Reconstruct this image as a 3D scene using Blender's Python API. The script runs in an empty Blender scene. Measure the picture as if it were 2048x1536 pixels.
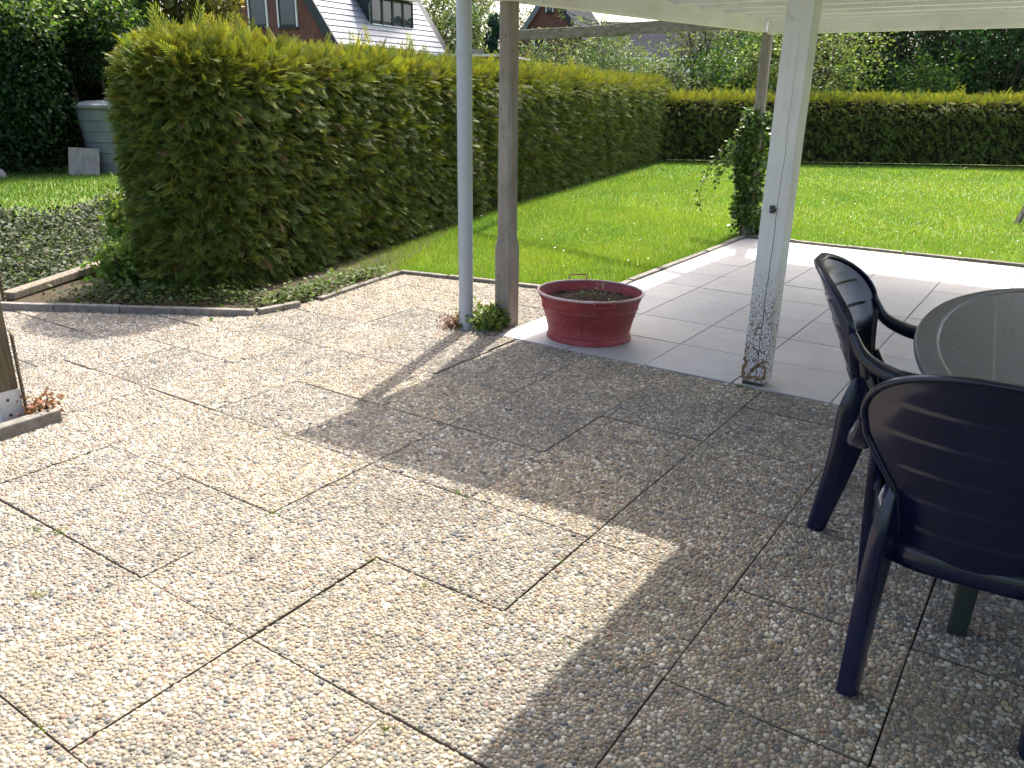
import bpy, bmesh, math, random
import numpy as np
from mathutils import Vector, Matrix

R = math.radians
rng = np.random.default_rng(7)
random.seed(7)
scene = bpy.context.scene
C = scene.collection

# ------------------------------------------------------------------ camera
CAM = np.array([2.82123, -3.98385, 1.42496])
YAW, PITCH, ROLL, FPX = R(-34.16653), R(19.68680), R(0.69684), 1640.78
fw = np.array([math.sin(YAW) * math.cos(PITCH), math.cos(YAW) * math.cos(PITCH), -math.sin(PITCH)])
rt = np.array([math.cos(YAW), -math.sin(YAW), 0.0])
up = np.cross(rt, fw)
rt, up = math.cos(ROLL) * rt + math.sin(ROLL) * up, -math.sin(ROLL) * rt + math.cos(ROLL) * up
cam_d = bpy.data.cameras.new('camera')
cam_d.sensor_fit = 'HORIZONTAL'
cam_d.sensor_width = 36.0
cam_d.lens = FPX / 2048 * 36
cam_d.clip_start, cam_d.clip_end = 0.05, 2000
cam = bpy.data.objects.new('camera', cam_d)
C.objects.link(cam)
M4 = Matrix(((rt[0], up[0], -fw[0], CAM[0]), (rt[1], up[1], -fw[1], CAM[1]), (rt[2], up[2], -fw[2], CAM[2]), (0, 0, 0, 1)))
cam.matrix_world = M4
scene.camera = cam

# ------------------------------------------------------------------ light
SUN_EL, SUN_H = R(56.5), np.array([-0.288, 0.958])      # horizontal direction towards the sun
sun_vec = Vector((SUN_H[0] * math.cos(SUN_EL), SUN_H[1] * math.cos(SUN_EL), math.sin(SUN_EL)))
world = bpy.data.worlds.new('World')
scene.world = world
world.use_nodes = True
wn = world.node_tree
bg = wn.nodes['Background']
sky = wn.nodes.new('ShaderNodeTexSky')
sky.sky_type = 'NISHITA'
sky.sun_disc = False
sky.sun_elevation = SUN_EL
sky.sun_rotation = math.atan2(SUN_H[0], SUN_H[1])
sky.air_density, sky.dust_density, sky.ozone_density = 0.8, 5.0, 0.6
wn.links.new(sky.outputs[0], bg.inputs[0])
bg.inputs[1].default_value = 0.13
sun_d = bpy.data.lights.new('sun', 'SUN')
sun_d.energy = 2.55
sun_d.angle = R(0.53)
sun_d.color = (1.0, 0.95, 0.87)
sun = bpy.data.objects.new('sun', sun_d)
sun.rotation_euler = sun_vec.to_track_quat('Z', 'Y').to_euler()
sun.location = (-3, 9, 14)
C.objects.link(sun)
vs = scene.view_settings
vs.view_transform = 'Standard'
vs.look = 'None'
vs.gamma = 1
vs.use_curve_mapping = False
vs.exposure = 2.03
try:
    scene.cycles.use_denoising = True
except Exception:
    pass
scene.cycles.max_bounces = 8
scene.cycles.diffuse_bounces = 4
scene.cycles.transparent_max_bounces = 8


def at(px, py, d):
    """a place in the garden: seen in direction (px,py), d metres ahead of the camera's standpoint"""
    v = fw * FPX + rt * (px - 1024) - up * (py - 768)
    fh = fw * [1, 1, 0]
    fh = fh / np.linalg.norm(fh)
    return CAM + v * d / (v @ fh)


# ------------------------------------------------------------------ materials
def new_mat(name):
    m = bpy.data.materials.new(name)
    m.use_nodes = True
    nt = m.node_tree
    return m, nt, nt.nodes['Principled BSDF'], nt.nodes['Material Output']


def N(nt, t, **kw):
    n = nt.nodes.new(t)
    for k, v in kw.items():
        setattr(n, k, v)
    return n


def ramp(nt, src, stops):
    r = N(nt, 'ShaderNodeValToRGB')
    e = r.color_ramp.elements
    while len(e) < len(stops):
        e.new(0.5)
    for i, (p, c) in enumerate(stops):
        e[i].position = p
        e[i].color = (*c, 1) if len(c) == 3 else c
    nt.links.new(src, r.inputs[0])
    return r.outputs[0]


def noise(nt, scale, detail=4, rough=0.55, coord=None, vec_scale=None):
    n = N(nt, 'ShaderNodeTexNoise')
    n.inputs['Scale'].default_value = scale
    n.inputs['Detail'].default_value = detail
    n.inputs['Roughness'].default_value = rough
    if coord is None:
        coord = N(nt, 'ShaderNodeTexCoord').outputs['Object']
    if vec_scale:
        mp = N(nt, 'ShaderNodeMapping')
        mp.inputs['Scale'].default_value = vec_scale
        nt.links.new(coord, mp.inputs[0])
        coord = mp.outputs[0]
    nt.links.new(coord, n.inputs['Vector'])
    return n.outputs['Fac']


def mix(nt, fac, a, b, mode='MIX'):
    m = N(nt, 'ShaderNodeMix', data_type='RGBA', blend_type=mode)
    for s, v in ((m.inputs[0], fac), (m.inputs[6], a), (m.inputs[7], b)):
        if isinstance(v, (int, float)):
            s.default_value = v
        elif isinstance(v, (tuple, list)):
            s.default_value = (*v, 1) if len(v) == 3 else v
        else:
            nt.links.new(v, s)
    return m.outputs[2]


def bump(nt, bsdf, h, strength=0.3, dist=0.01):
    b = N(nt, 'ShaderNodeBump')
    b.inputs['Strength'].default_value = strength
    b.inputs['Distance'].default_value = dist
    nt.links.new(h, b.inputs['Height'])
    nt.links.new(b.outputs[0], bsdf.inputs['Normal'])


def simple(name, c1, c2, scale=8, rough=0.7, vec_scale=None, bump_s=0.2, bump_d=0.004, spec=0.4, detail=5, obj_var=0.0, metal=0.0):
    m, nt, b, o = new_mat(name)
    f = noise(nt, scale, detail, 0.6, None, vec_scale)
    col = ramp(nt, f, [(0.3, c1), (0.7, c2)])
    if obj_var:
        oi = N(nt, 'ShaderNodeObjectInfo')
        mr = N(nt, 'ShaderNodeMapRange')
        mr.inputs[3].default_value = 1 - obj_var
        mr.inputs[4].default_value = 1 + obj_var
        nt.links.new(oi.outputs['Random'], mr.inputs[0])
        v = N(nt, 'ShaderNodeVectorMath', operation='SCALE')
        nt.links.new(col, v.inputs[0])
        nt.links.new(mr.outputs[0], v.inputs['Scale'])
        col = v.outputs[0]
    nt.links.new(col, b.inputs['Base Color'])
    b.inputs['Roughness'].default_value = rough
    b.inputs['Specular IOR Level'].default_value = spec
    b.inputs['Metallic'].default_value = metal
    if bump_s:
        bump(nt, b, f, bump_s, bump_d)
    return m


def foliage(name, rough=0.5, trans=0.3, spec=0.3, tcol=(1.0, 1.05, 0.5), obj_var=0.0):
    m, nt, b, o = new_mat(name)
    a = N(nt, 'ShaderNodeAttribute', attribute_name='Col')
    nt.links.new(a.outputs['Color'], b.inputs['Base Color'])
    b.inputs['Roughness'].default_value = rough
    b.inputs['Specular IOR Level'].default_value = spec
    t = N(nt, 'ShaderNodeBsdfTranslucent')
    tc = mix(nt, 1.0, a.outputs['Color'], tcol, 'MULTIPLY')
    nt.links.new(tc, t.inputs[0])
    ms = N(nt, 'ShaderNodeMixShader')
    ms.inputs[0].default_value = trans
    nt.links.new(b.outputs[0], ms.inputs[1])
    nt.links.new(t.outputs[0], ms.inputs[2])
    nt.links.new(ms.outputs[0], o.inputs[0])
    return m


MAT = {}
# ground: soil, moss and grass roots, patches by noise
m, nt, b, o = new_mat('ground')
f1 = noise(nt, 0.9, 5)
f2 = noise(nt, 14, 6)
g = ramp(nt, f1, [(0.3, (0.075, 0.125, 0.018)), (0.7, (0.125, 0.175, 0.025))])
g = mix(nt, ramp(nt, f2, [(0.45, (0, 0, 0)), (0.75, (0.7, 0.7, 0.7))]), g, (0.06, 0.07, 0.02))
nt.links.new(g, b.inputs['Base Color'])
b.inputs['Roughness'].default_value = 0.95
bump(nt, b, f2, 0.6, 0.03)
MAT['ground'] = m
MAT['soil'] = simple('soil', (0.018, 0.012, 0.008), (0.06, 0.042, 0.028), 60, 0.95, None, 0.9, 0.02, 0.2, 8)
MAT['bed_soil'] = simple('bed_soil', (0.03, 0.022, 0.014), (0.085, 0.065, 0.04), 40, 0.95, None, 0.9, 0.02, 0.2, 8)
MAT['joint_sand'] = simple('joint_sand', (0.035, 0.028, 0.02), (0.10, 0.08, 0.055), 25, 0.95, None, 0.5, 0.01, 0.2)

# exposed aggregate: the cement between the pebbles, and the pebbles (a colour each)
m, nt, b, o = new_mat('cement')
f1 = noise(nt, 220, 3)
f2 = noise(nt, 5, 4)
g = ramp(nt, f1, [(0.3, (0.10, 0.085, 0.065)), (0.7, (0.24, 0.21, 0.165))])
g = mix(nt, ramp(nt, f2, [(0.4, (0, 0, 0)), (0.75, (0.55, 0.55, 0.55))]), g, (0.09, 0.085, 0.07))
nt.links.new(g, b.inputs['Base Color'])
b.inputs['Roughness'].default_value = 0.95
bump(nt, b, f1, 0.5, 0.002)
MAT['cement'] = m
m, nt, b, o = new_mat('pebble')
a = N(nt, 'ShaderNodeAttribute', attribute_name='Col')
geo = N(nt, 'ShaderNodeNewGeometry')
f2 = noise(nt, 3.2, 5, 0.6, geo.outputs['Position'])          # grime lies in patches over several slabs
f3 = noise(nt, 300, 3, 0.6, geo.outputs['Position'])
oi = N(nt, 'ShaderNodeObjectInfo')
g = mix(nt, ramp(nt, f2, [(0.40, (0, 0, 0)), (0.70, (0.55, 0.55, 0.55))]), a.outputs['Color'], (0.135, 0.128, 0.098))
g = mix(nt, ramp(nt, f3, [(0.4, (0, 0, 0)), (0.8, (0.3, 0.3, 0.3))]), g, (0.12, 0.10, 0.08))
tint = ramp(nt, oi.outputs['Random'], [(0.0, (0.76, 0.78, 0.78)), (0.5, (0.93, 0.925, 0.88)), (1.0, (1.0, 0.97, 0.87))])
g = mix(nt, 1.0, g, tint, 'MULTIPLY')
nt.links.new(g, b.inputs['Base Color'])
b.inputs['Roughness'].default_value = 0.6
b.inputs['Specular IOR Level'].default_value = 0.35
MAT['pebble'] = m

# pale smooth concrete tile
m, nt, b, o = new_mat('tile')
geo = N(nt, 'ShaderNodeNewGeometry')
oi = N(nt, 'ShaderNodeObjectInfo')
f1 = noise(nt, 2.6, 7, 0.68, geo.outputs['Position'])
f2 = noise(nt, 190, 3, 0.6, geo.outputs['Position'])
f3 = noise(nt, 6, 5, 0.7, geo.outputs['Position'], (1, 0.25, 1))
g = ramp(nt, f1, [(0.3, (0.325, 0.315, 0.300)), (0.7, (0.410, 0.400, 0.388))])
g = mix(nt, ramp(nt, f3, [(0.55, (0, 0, 0)), (0.85, (0.5, 0.5, 0.5))]), g, (0.25, 0.24, 0.215))
g = mix(nt, ramp(nt, f2, [(0.5, (0, 0, 0)), (0.8, (0.25, 0.25, 0.25))]), g, (0.27, 0.26, 0.24))
g = mix(nt, 1.0, g, ramp(nt, oi.outputs['Random'], [(0, (0.86, 0.87, 0.89)), (1, (1.06, 1.05, 1.03))]), 'MULTIPLY')
nt.links.new(g, b.inputs['Base Color'])
b.inputs['Roughness'].default_value = 0.62
b.inputs['Specular IOR Level'].default_value = 0.4
bump(nt, b, f2, 0.12, 0.001)
MAT['tile'] = m

MAT['kerb'] = simple('kerb', (0.11, 0.10, 0.085), (0.22, 0.205, 0.18), 18, 0.9, None, 0.5, 0.006, 0.2, 6, 0.12)
MAT['concrete'] = simple('concrete', (0.17, 0.15, 0.125), (0.29, 0.262, 0.225), 14, 0.85, (1, 1, 0.35), 0.35, 0.004, 0.3, 8)
MAT['pipe'] = simple('pipe', (0.33, 0.355, 0.39), (0.37, 0.395, 0.43), 3, 0.42, None, 0.0, 0, 0.5)
MAT['pvc_dark'] = simple('pvc_dark', (0.02, 0.02, 0.022), (0.03, 0.03, 0.032), 6, 0.5, None, 0, 0, 0.5)
MAT['steel'] = simple('steel', (0.05, 0.05, 0.05), (0.12, 0.10, 0.08), 20, 0.5, None, 0.2, 0.002, 0.5, 5, 0, 0.7)
MAT['white_metal'] = simple('white_metal', (0.50, 0.485, 0.455), (0.60, 0.585, 0.56), 9, 0.5, None, 0.1, 0.002, 0.5)
MAT['rust'] = simple('rust', (0.06, 0.03, 0.015), (0.16, 0.08, 0.04), 60, 0.9, None, 0.3, 0.002, 0.2)
MAT['wood_old'] = simple('wood_old', (0.10, 0.085, 0.06), (0.25, 0.215, 0.165), 7, 0.9, (6, 6, 0.5), 0.6, 0.006, 0.2, 8)
MAT['wood_mossy'] = simple('wood_mossy', (0.10, 0.10, 0.045), (0.30, 0.245, 0.18), 5, 0.92, (2, 8, 8), 0.6, 0.006, 0.2, 9)
MAT['wood_brown'] = simple('wood_brown', (0.085, 0.045, 0.025), (0.2, 0.115, 0.065), 8, 0.85, (6, 6, 0.6), 0.5, 0.005, 0.2, 8)
MAT['wood_post'] = simple('wood_post', (0.055, 0.043, 0.025), (0.17, 0.135, 0.085), 9, 0.85, (8, 8, 0.5), 0.6, 0.005, 0.25, 8)
MAT['hollow'] = simple('hollow', (0.012, 0.012, 0.008), (0.03, 0.026, 0.015), 12, 1.0, None, 0, 0, 0.0)  # near-black stand-in for the shade inside hedges and bolt holes

# white paint on old timber: cracks follow the grain, bare wood where it flaked off
def painted(name, base=(0.60, 0.585, 0.56), flake=0.0, axis='Z', brown=False):
    m, nt, b, o = new_mat(name)
    tc = N(nt, 'ShaderNodeTexCoord').outputs['Object']
    sc = {'X': (0.5, 9, 9), 'Y': (9, 0.5, 9), 'Z': (9, 9, 0.5)}[axis]
    f1 = noise(nt, 6, 7, 0.65, tc, sc)
    f2 = noise(nt, 2.2, 5, 0.6, tc)
    g = ramp(nt, f1, [(0.32, tuple(c * 0.9 for c in base)), (0.6, base)])
    g = mix(nt, ramp(nt, f2, [(0.45, (0, 0, 0)), (0.8, (0.55, 0.55, 0.55))]), g, tuple(c * v for c, v in zip(base, (0.66, 0.62, 0.56))))
    g = mix(nt, ramp(nt, noise(nt, 9, 6, 0.7, tc), [(0.60, (0, 0, 0)), (0.78, (0.6, 0.6, 0.6))]), g, (0.28, 0.22, 0.16))
    if flake:
        sep = N(nt, 'ShaderNodeSeparateXYZ')
        nt.links.new(tc, sep.inputs[0])
        vor = N(nt, 'ShaderNodeTexVoronoi', feature='DISTANCE_TO_EDGE')
        vor.inputs['Scale'].default_value = 72
        mp = N(nt, 'ShaderNodeMapping')
        mp.inputs['Scale'].default_value = (1.0, 1.0, 0.62)
        nt.links.new(tc, mp.inputs[0])
        wob = N(nt, 'ShaderNodeTexNoise')
        wob.inputs['Scale'].default_value = 22
        wob.inputs['Detail'].default_value = 3
        nt.links.new(tc, wob.inputs['Vector'])
        vm = N(nt, 'ShaderNodeVectorMath', operation='MULTIPLY_ADD')
        vm.inputs[1].default_value = (0.05, 0.05, 0.05)
        nt.links.new(wob.outputs['Color'], vm.inputs[0])
        nt.links.new(mp.outputs[0], vm.inputs[2])
        nt.links.new(vm.outputs[0], vor.inputs['Vector'])
        # crackled paint on the lower part of the post, thinning out upwards
        wid = N(nt, 'ShaderNodeMapRange')
        wid.inputs[1].default_value, wid.inputs[2].default_value = flake * 0.5, flake
        wid.inputs[3].default_value, wid.inputs[4].default_value = 0.085, 0.0
        add = N(nt, 'ShaderNodeMath', operation='MULTIPLY_ADD')
        add.inputs[1].default_value = 0.22
        nt.links.new(noise(nt, 7, 3, 0.5, tc), add.inputs[0])
        nt.links.new(sep.outputs[2], add.inputs[2])
        nt.links.new(add.outputs[0], wid.inputs[0])
        lt = N(nt, 'ShaderNodeMath', operation='LESS_THAN')
        nt.links.new(vor.outputs['Distance'], lt.inputs[0])
        nt.links.new(wid.outputs[0], lt.inputs[1])
        g = mix(nt, lt.outputs[0], g, (0.17, 0.095, 0.06))
        hs = N(nt, 'ShaderNodeMath', operation='SUBTRACT')
        nt.links.new(f1, hs.inputs[0])
        nt.links.new(lt.outputs[0], hs.inputs[1])
        f1 = hs.outputs[0]
    nt.links.new(g, b.inputs['Base Color'])
    b.inputs['Roughness'].default_value = 0.6
    bump(nt, b, f1, 0.35, 0.003)
    return m


MAT['paint_x'] = painted('paint_x', (0.76, 0.76, 0.80), 0, 'X')
MAT['paint_y'] = painted('paint_y', (0.74, 0.72, 0.745), 0, 'Y')
MAT['bare_wood'] = simple('bare_wood', (0.15, 0.08, 0.042), (0.27, 0.16, 0.09), 30, 0.8, None, 0.3, 0.002, 0.3)
m, nt, b, o = new_mat('roof_sheet')
b.inputs['Base Color'].default_value = (0.74, 0.74, 0.78, 1)
b.inputs['Roughness'].default_value = 0.4
tr = N(nt, 'ShaderNodeBsdfTranslucent')
tr.inputs[0].default_value = (0.70, 0.68, 0.66, 1)
ms = N(nt, 'ShaderNodeMixShader')
ms.inputs[0].default_value = 0.14
nt.links.new(b.outputs[0], ms.inputs[1])
nt.links.new(tr.outputs[0], ms.inputs[2])
nt.links.new(ms.outputs[0], o.inputs[0])
MAT['roof_sheet'] = m

# moulded plastic
m, nt, b, o = new_mat('navy_plastic')
f1 = noise(nt, 6, 4)
f2 = noise(nt, 120, 4)
nt.links.new(ramp(nt, f1, [(0.3, (0.003, 0.006, 0.026)), (0.75, (0.004, 0.009, 0.038))]), b.inputs['Base Color'])
nt.links.new(ramp(nt, f2, [(0.35, (0.16, 0.16, 0.16)), (0.8, (0.30, 0.30, 0.30))]), b.inputs['Roughness'])
b.inputs['Specular IOR Level'].default_value = 0.5
MAT['navy'] = m
m, nt, b, o = new_mat('green_plastic')
f1 = noise(nt, 3, 5)
f2 = noise(nt, 90, 5)
nt.links.new(ramp(nt, f1, [(0.3, (0.060, 0.063, 0.086)), (0.75, (0.088, 0.092, 0.120))]), b.inputs['Base Color'])
nt.links.new(ramp(nt, f2, [(0.3, (0.27, 0.27, 0.27)), (0.8, (0.42, 0.42, 0.42))]), b.inputs['Roughness'])
MAT['table'] = m
MAT['table_leg'] = simple('table_leg', (0.012, 0.020, 0.016), (0.022, 0.032, 0.026), 8, 0.4, None, 0, 0, 0.5)
MAT['groove_glint'] = simple('groove_glint', (0.24, 0.25, 0.26), (0.34, 0.35, 0.36), 30, 0.6, None, 0, 0, 0.3)  # pale colour paints the reflection along the plank grooves

# worn red paint on zinc
m, nt, b, o = new_mat('red_zinc')
tc = N(nt, 'ShaderNodeTexCoord').outputs['Object']
f1 = noise(nt, 7, 6, 0.65, tc, (1, 1, 2.5))
f2 = noise(nt, 40, 6, 0.7, tc)
g = ramp(nt, f1, [(0.3, (0.19, 0.022, 0.028)), (0.55, (0.28, 0.034, 0.040)), (0.78, (0.36, 0.08, 0.085))])
g = mix(nt, ramp(nt, f2, [(0.58, (0, 0, 0)), (0.72, (0.7, 0.7, 0.7))]), g, (0.34, 0.17, 0.16))
g = mix(nt, ramp(nt, noise(nt, 3.5, 6, 0.7, tc, (1.5, 1.5, 0.5)), [(0.5, (0, 0, 0)), (0.75, (0.6, 0.6, 0.6))]), g, (0.11, 0.05, 0.04))
nt.links.new(g, b.inputs['Base Color'])
b.inputs['Roughness'].default_value = 0.55
bump(nt, b, f2, 0.2, 0.002)
MAT['red'] = m
MAT['red_rim'] = simple('red_rim', (0.32, 0.09, 0.09), (0.50, 0.42, 0.42), 12, 0.45, None, 0.1, 0.002, 0.5)

MAT['thuja'] = foliage('thuja', 0.55, 0.22, 0.25, (1.1, 1.0, 0.35))
MAT['leaf'] = foliage('leaf', 0.5, 0.35, 0.16)
MAT['glossy_leaf'] = foliage('glossy_leaf', 0.42, 0.22, 0.30)
MAT['grass'] = foliage('grass', 0.5, 0.42, 0.25, (1.1, 1.1, 0.45))
MAT['flower'] = foliage('flower', 0.7, 0.2, 0.2, (1, 1, 1))
MAT['bark'] = simple('bark', (0.045, 0.036, 0.026), (0.13, 0.105, 0.08), 20, 0.95, (3, 3, 0.7), 0.7, 0.01, 0.1, 8)

# houses
def brick(name, c1, c2, mortar):
    m, nt, b, o = new_mat(name)
    tc = N(nt, 'ShaderNodeTexCoord').outputs['Object']
    mp = N(nt, 'ShaderNodeMapping')
    mp.inputs['Rotation'].default_value = (R(90), 0, 0)
    nt.links.new(tc, mp.inputs[0])
    br = N(nt, 'ShaderNodeTexBrick')
    br.inputs['Color1'].default_value = (*c1, 1)
    br.inputs['Color2'].default_value = (*c2, 1)
    br.inputs['Mortar'].default_value = (*mortar, 1)
    br.inputs['Scale'].default_value = 1.0
    br.inputs['Mortar Size'].default_value = 0.011
    br.inputs['Brick Width'].default_value = 0.24
    br.inputs['Row Height'].default_value = 0.085
    nt.links.new(mp.outputs[0], br.inputs['Vector'])
    nt.links.new(mix(nt, ramp(nt, noise(nt, 3, 4, 0.6, tc), [(0.35, (0, 0, 0)), (0.7, (0.5, 0.5, 0.5))]), br.outputs['Color'], tuple(c * 0.6 for c in c1)), b.inputs['Base Color'])
    b.inputs['Roughness'].default_value = 0.9
    return m


MAT['brick'] = brick('brick', (0.13, 0.040, 0.030), (0.19, 0.065, 0.045), (0.13, 0.09, 0.075))
MAT['slate'] = simple('slate', (0.17, 0.185, 0.215), (0.22, 0.235, 0.265), 6, 0.36, None, 0.05, 0.002, 0.7, 4, 0.06)
MAT['dark_tile'] = simple('dark_tile', (0.028, 0.030, 0.036), (0.05, 0.052, 0.06), 6, 0.95, None, 0.1, 0.004, 0.03, 4, 0.1)
MAT['dark_trim'] = simple('dark_trim', (0.012, 0.017, 0.020), (0.022, 0.028, 0.032), 4, 0.5, None, 0, 0, 0.4)
MAT['white_trim'] = simple('white_trim', (0.62, 0.62, 0.60), (0.72, 0.72, 0.70), 4, 0.5, None, 0, 0, 0.4)
MAT['copper_gutter'] = simple('copper_gutter', (0.36, 0.26, 0.24), (0.44, 0.33, 0.30), 6, 0.5, None, 0, 0, 0.5)
m, nt, b, o = new_mat('pane')
b.inputs['Base Color'].default_value = (0.03, 0.04, 0.045, 1)
b.inputs['Roughness'].default_value = 0.04
b.inputs['Specular IOR Level'].default_value = 0.9
MAT['pane'] = m
MAT['flat_roof'] = simple('flat_roof', (0.55, 0.52, 0.48), (0.68, 0.65, 0.6), 3, 0.8, None, 0, 0, 0.3)
MAT['barrel'] = simple('barrel', (0.10, 0.115, 0.125), (0.155, 0.172, 0.182), 4, 0.5, (1, 1, 0.5), 0.1, 0.002, 0.4)


# ------------------------------------------------------------------ mesh helpers
def link(o, parent=None):
    C.objects.link(o)
    if parent is not None:
        o.parent = parent
    return o


def tag(o, label=None, cat=None, group=None, kind=None):
    if label: o['label'] = label
    if cat: o['category'] = cat
    if group: o['group'] = group
    if kind: o['kind'] = kind
    return o


def empty(name, loc=(0, 0, 0), rz=0.0):
    o = bpy.data.objects.new(name, None)
    o.location = loc
    o.rotation_euler = (0, 0, rz)
    o.empty_display_size = 0.1
    return link(o)


def nmesh(name, V, F, mat=None, col=None, smooth=False):
    """mesh from numpy arrays; all faces of one size"""
    V = np.asarray(V, np.float32)
    F = np.asarray(F, np.int32)
    me = bpy.data.meshes.new(name)
    k = F.shape[1]
    me.vertices.add(len(V))
    me.vertices.foreach_set('co', V.ravel())
    me.loops.add(F.size)
    me.loops.foreach_set('vertex_index', F.ravel())
    me.polygons.add(len(F))
    me.polygons.foreach_set('loop_start', np.arange(0, F.size, k, dtype=np.int32))
    if smooth:
        me.polygons.foreach_set('use_smooth', np.ones(len(F), bool))
    me.update(calc_edges=True)
    if col is not None:
        ca = me.color_attributes.new('Col', 'FLOAT_COLOR', 'POINT')
        c4 = np.ones((len(V), 4), np.float32)
        c4[:, :3] = col
        ca.data.foreach_set('color', c4.ravel())
    if mat:
        me.materials.append(MAT[mat])
    return me


def nobj(name, V, F, mat, parent=None, col=None, smooth=False):
    return link(bpy.data.objects.new(name, nmesh(name, V, F, mat, col, smooth)), parent)


class MB:
    """collects boxes, tubes and grids and builds them as one mesh object"""
    def __init__(s):
        s.v, s.f = [], []

    def add(s, V, F):
        n = len(s.v)
        s.v += [tuple(map(float, p)) for p in V]
        s.f += [tuple(int(i) + n for i in q) for q in F]
        return s

    def box(s, lo, hi, mtx=None):
        (a, b, c), (d, e, g) = lo, hi
        V = [(a, b, c), (d, b, c), (d, e, c), (a, e, c), (a, b, g), (d, b, g), (d, e, g), (a, e, g)]
        if mtx is not None:
            V = [tuple(mtx @ Vector(p)) for p in V]
        return s.add(V, [(0, 3, 2, 1), (4, 5, 6, 7), (0, 1, 5, 4), (1, 2, 6, 5), (2, 3, 7, 6), (3, 0, 4, 7)])

    def prism(s, poly, z0, z1):
        n = len(poly)
        V = [(x, y, z0) for x, y in poly] + [(x, y, z1) for x, y in poly]
        F = [tuple(range(n - 1, -1, -1)), tuple(range(n, 2 * n))]
        F += [(i, (i + 1) % n, n + (i + 1) % n, n + i) for i in range(n)]
        return s.add(V, F)

    def bar(s, p, q, w, h, upv=(0, 0, 1)):
        """straight bar from p to q, w wide and h high"""
        p, q = Vector(p), Vector(q)
        d = (q - p).normalized()
        sd = d.cross(Vector(upv)).normalized()
        u = sd.cross(d).normalized()
        V = []
        for e in (p, q):
            for a, b_ in ((-1, -1), (1, -1), (1, 1), (-1, 1)):
                V.append(e + sd * (a * w / 2) + u * (b_ * h / 2))
        return s.add(V, [(3, 2, 1, 0), (4, 5, 6, 7), (0, 1, 5, 4), (1, 2, 6, 5), (2, 3, 7, 6), (3, 0, 4, 7)])

    def tube(s, pts, radii, n=10, cap=True):
        pts = [Vector(p) for p in pts]
        if not hasattr(radii, '__len__'):
            radii = [radii] * len(pts)
        V, F = [], []
        ref = Vector((0.31, 0.17, 0.93))
        for i, p in enumerate(pts):
            d = (pts[min(i + 1, len(pts) - 1)] - pts[max(i - 1, 0)]).normalized()
            a = d.cross(ref)
            if a.length < 1e-3:
                a = d.cross(Vector((1, 0, 0)))
            a.normalize()
            b_ = d.cross(a)
            for k in range(n):
                t = 2 * math.pi * k / n
                V.append(p + (a * math.cos(t) + b_ * math.sin(t)) * radii[i])
        for i in range(len(pts) - 1):
            for k in range(n):
                F.append((i * n + k, i * n + (k + 1) % n, (i + 1) * n + (k + 1) % n, (i + 1) * n + k))
        if cap:
            F.append(tuple(range(n - 1, -1, -1)))
            F.append(tuple(range((len(pts) - 1) * n, len(pts) * n)))
        return s.add(V, F)

    def sweep(s, pts, sizes, side=(1, 0, 0), n=16, e=4.0, sides=None):
        """superellipse section (w,h) swept along pts; 'side' is the width direction"""
        pts = [Vector(p) for p in pts]
        V, F = [], []
        for i, p in enumerate(pts):
            d = (pts[min(i + 1, len(pts) - 1)] - pts[max(i - 1, 0)]).normalized()
            sd = Vector(sides[i] if sides else side)
            sd = (sd - d * sd.dot(d)).normalized()
            u = d.cross(sd).normalized()
            w, h = sizes[i]
            for k in range(n):
                t = 2 * math.pi * k / n
                c_, s_ = math.cos(t), math.sin(t)
                V.append(p + sd * (math.copysign(abs(c_) ** (2 / e), c_) * w / 2) + u * (math.copysign(abs(s_) ** (2 / e), s_) * h / 2))
        for i in range(len(pts) - 1):
            for k in range(n):
                F.append((i * n + k, (i + 1) * n + k, (i + 1) * n + (k + 1) % n, i * n + (k + 1) % n))
        F.append(tuple(range(n)))
        F.append(tuple(range(len(pts) * n - 1, (len(pts) - 1) * n - 1, -1)))
        return s.add(V, F)

    def lathe(s, prof, n=32, center=(0, 0), ax=1.0, ay=1.0, rz=0.0):
        V, F = [], []
        cr, sr = math.cos(rz), math.sin(rz)
        for r, z in prof:
            for k in range(n):
                t = 2 * math.pi * k / n
                x, y = r * ax * math.cos(t), r * ay * math.sin(t)
                V.append((center[0] + x * cr - y * sr, center[1] + x * sr + y * cr, z))
        for i in range(len(prof) - 1):
            for k in range(n):
                F.append((i * n + k, i * n + (k + 1) % n, (i + 1) * n + (k + 1) % n, (i + 1) * n + k))
        return s.add(V, F)

    def build(s, name, mat, parent=None, smooth=False, bevel=0.0, seg=2, auto=None, subd=0):
        me = bpy.data.meshes.new(name)
        me.from_pydata(s.v, [], s.f)
        me.update()
        me.materials.append(MAT[mat])
        if smooth or auto:
            me.polygons.foreach_set('use_smooth', np.ones(len(me.polygons), bool))
        o = link(bpy.data.objects.new(name, me), parent)
        if auto:
            me.set_sharp_from_angle(angle=R(auto))
        if bevel:
            md = o.modifiers.new('bevel', 'BEVEL')
            md.width = bevel
            md.segments = seg
            md.limit_method = 'ANGLE'
            md.angle_limit = R(40)
        if subd:
            md = o.modifiers.new('subd', 'SUBSURF')
            md.levels = md.render_levels = subd
        return o


def spline(pts, n):
    """Catmull-Rom through the points"""
    P = [np.array(p, float) for p in pts]
    P = [2 * P[0] - P[1]] + P + [2 * P[-1] - P[-2]]
    out = []
    segs = len(P) - 3
    for i in range(n):
        t = i / (n - 1) * segs
        k = min(int(t), segs - 1)
        u = t - k
        a, b_, c, d = P[k:k + 4]
        out.append(0.5 * (2 * b_ + (c - a) * u + (2 * a - 5 * b_ + 4 * c - d) * u * u + (3 * b_ - a - 3 * c + d) * u ** 3))
    return out


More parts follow.
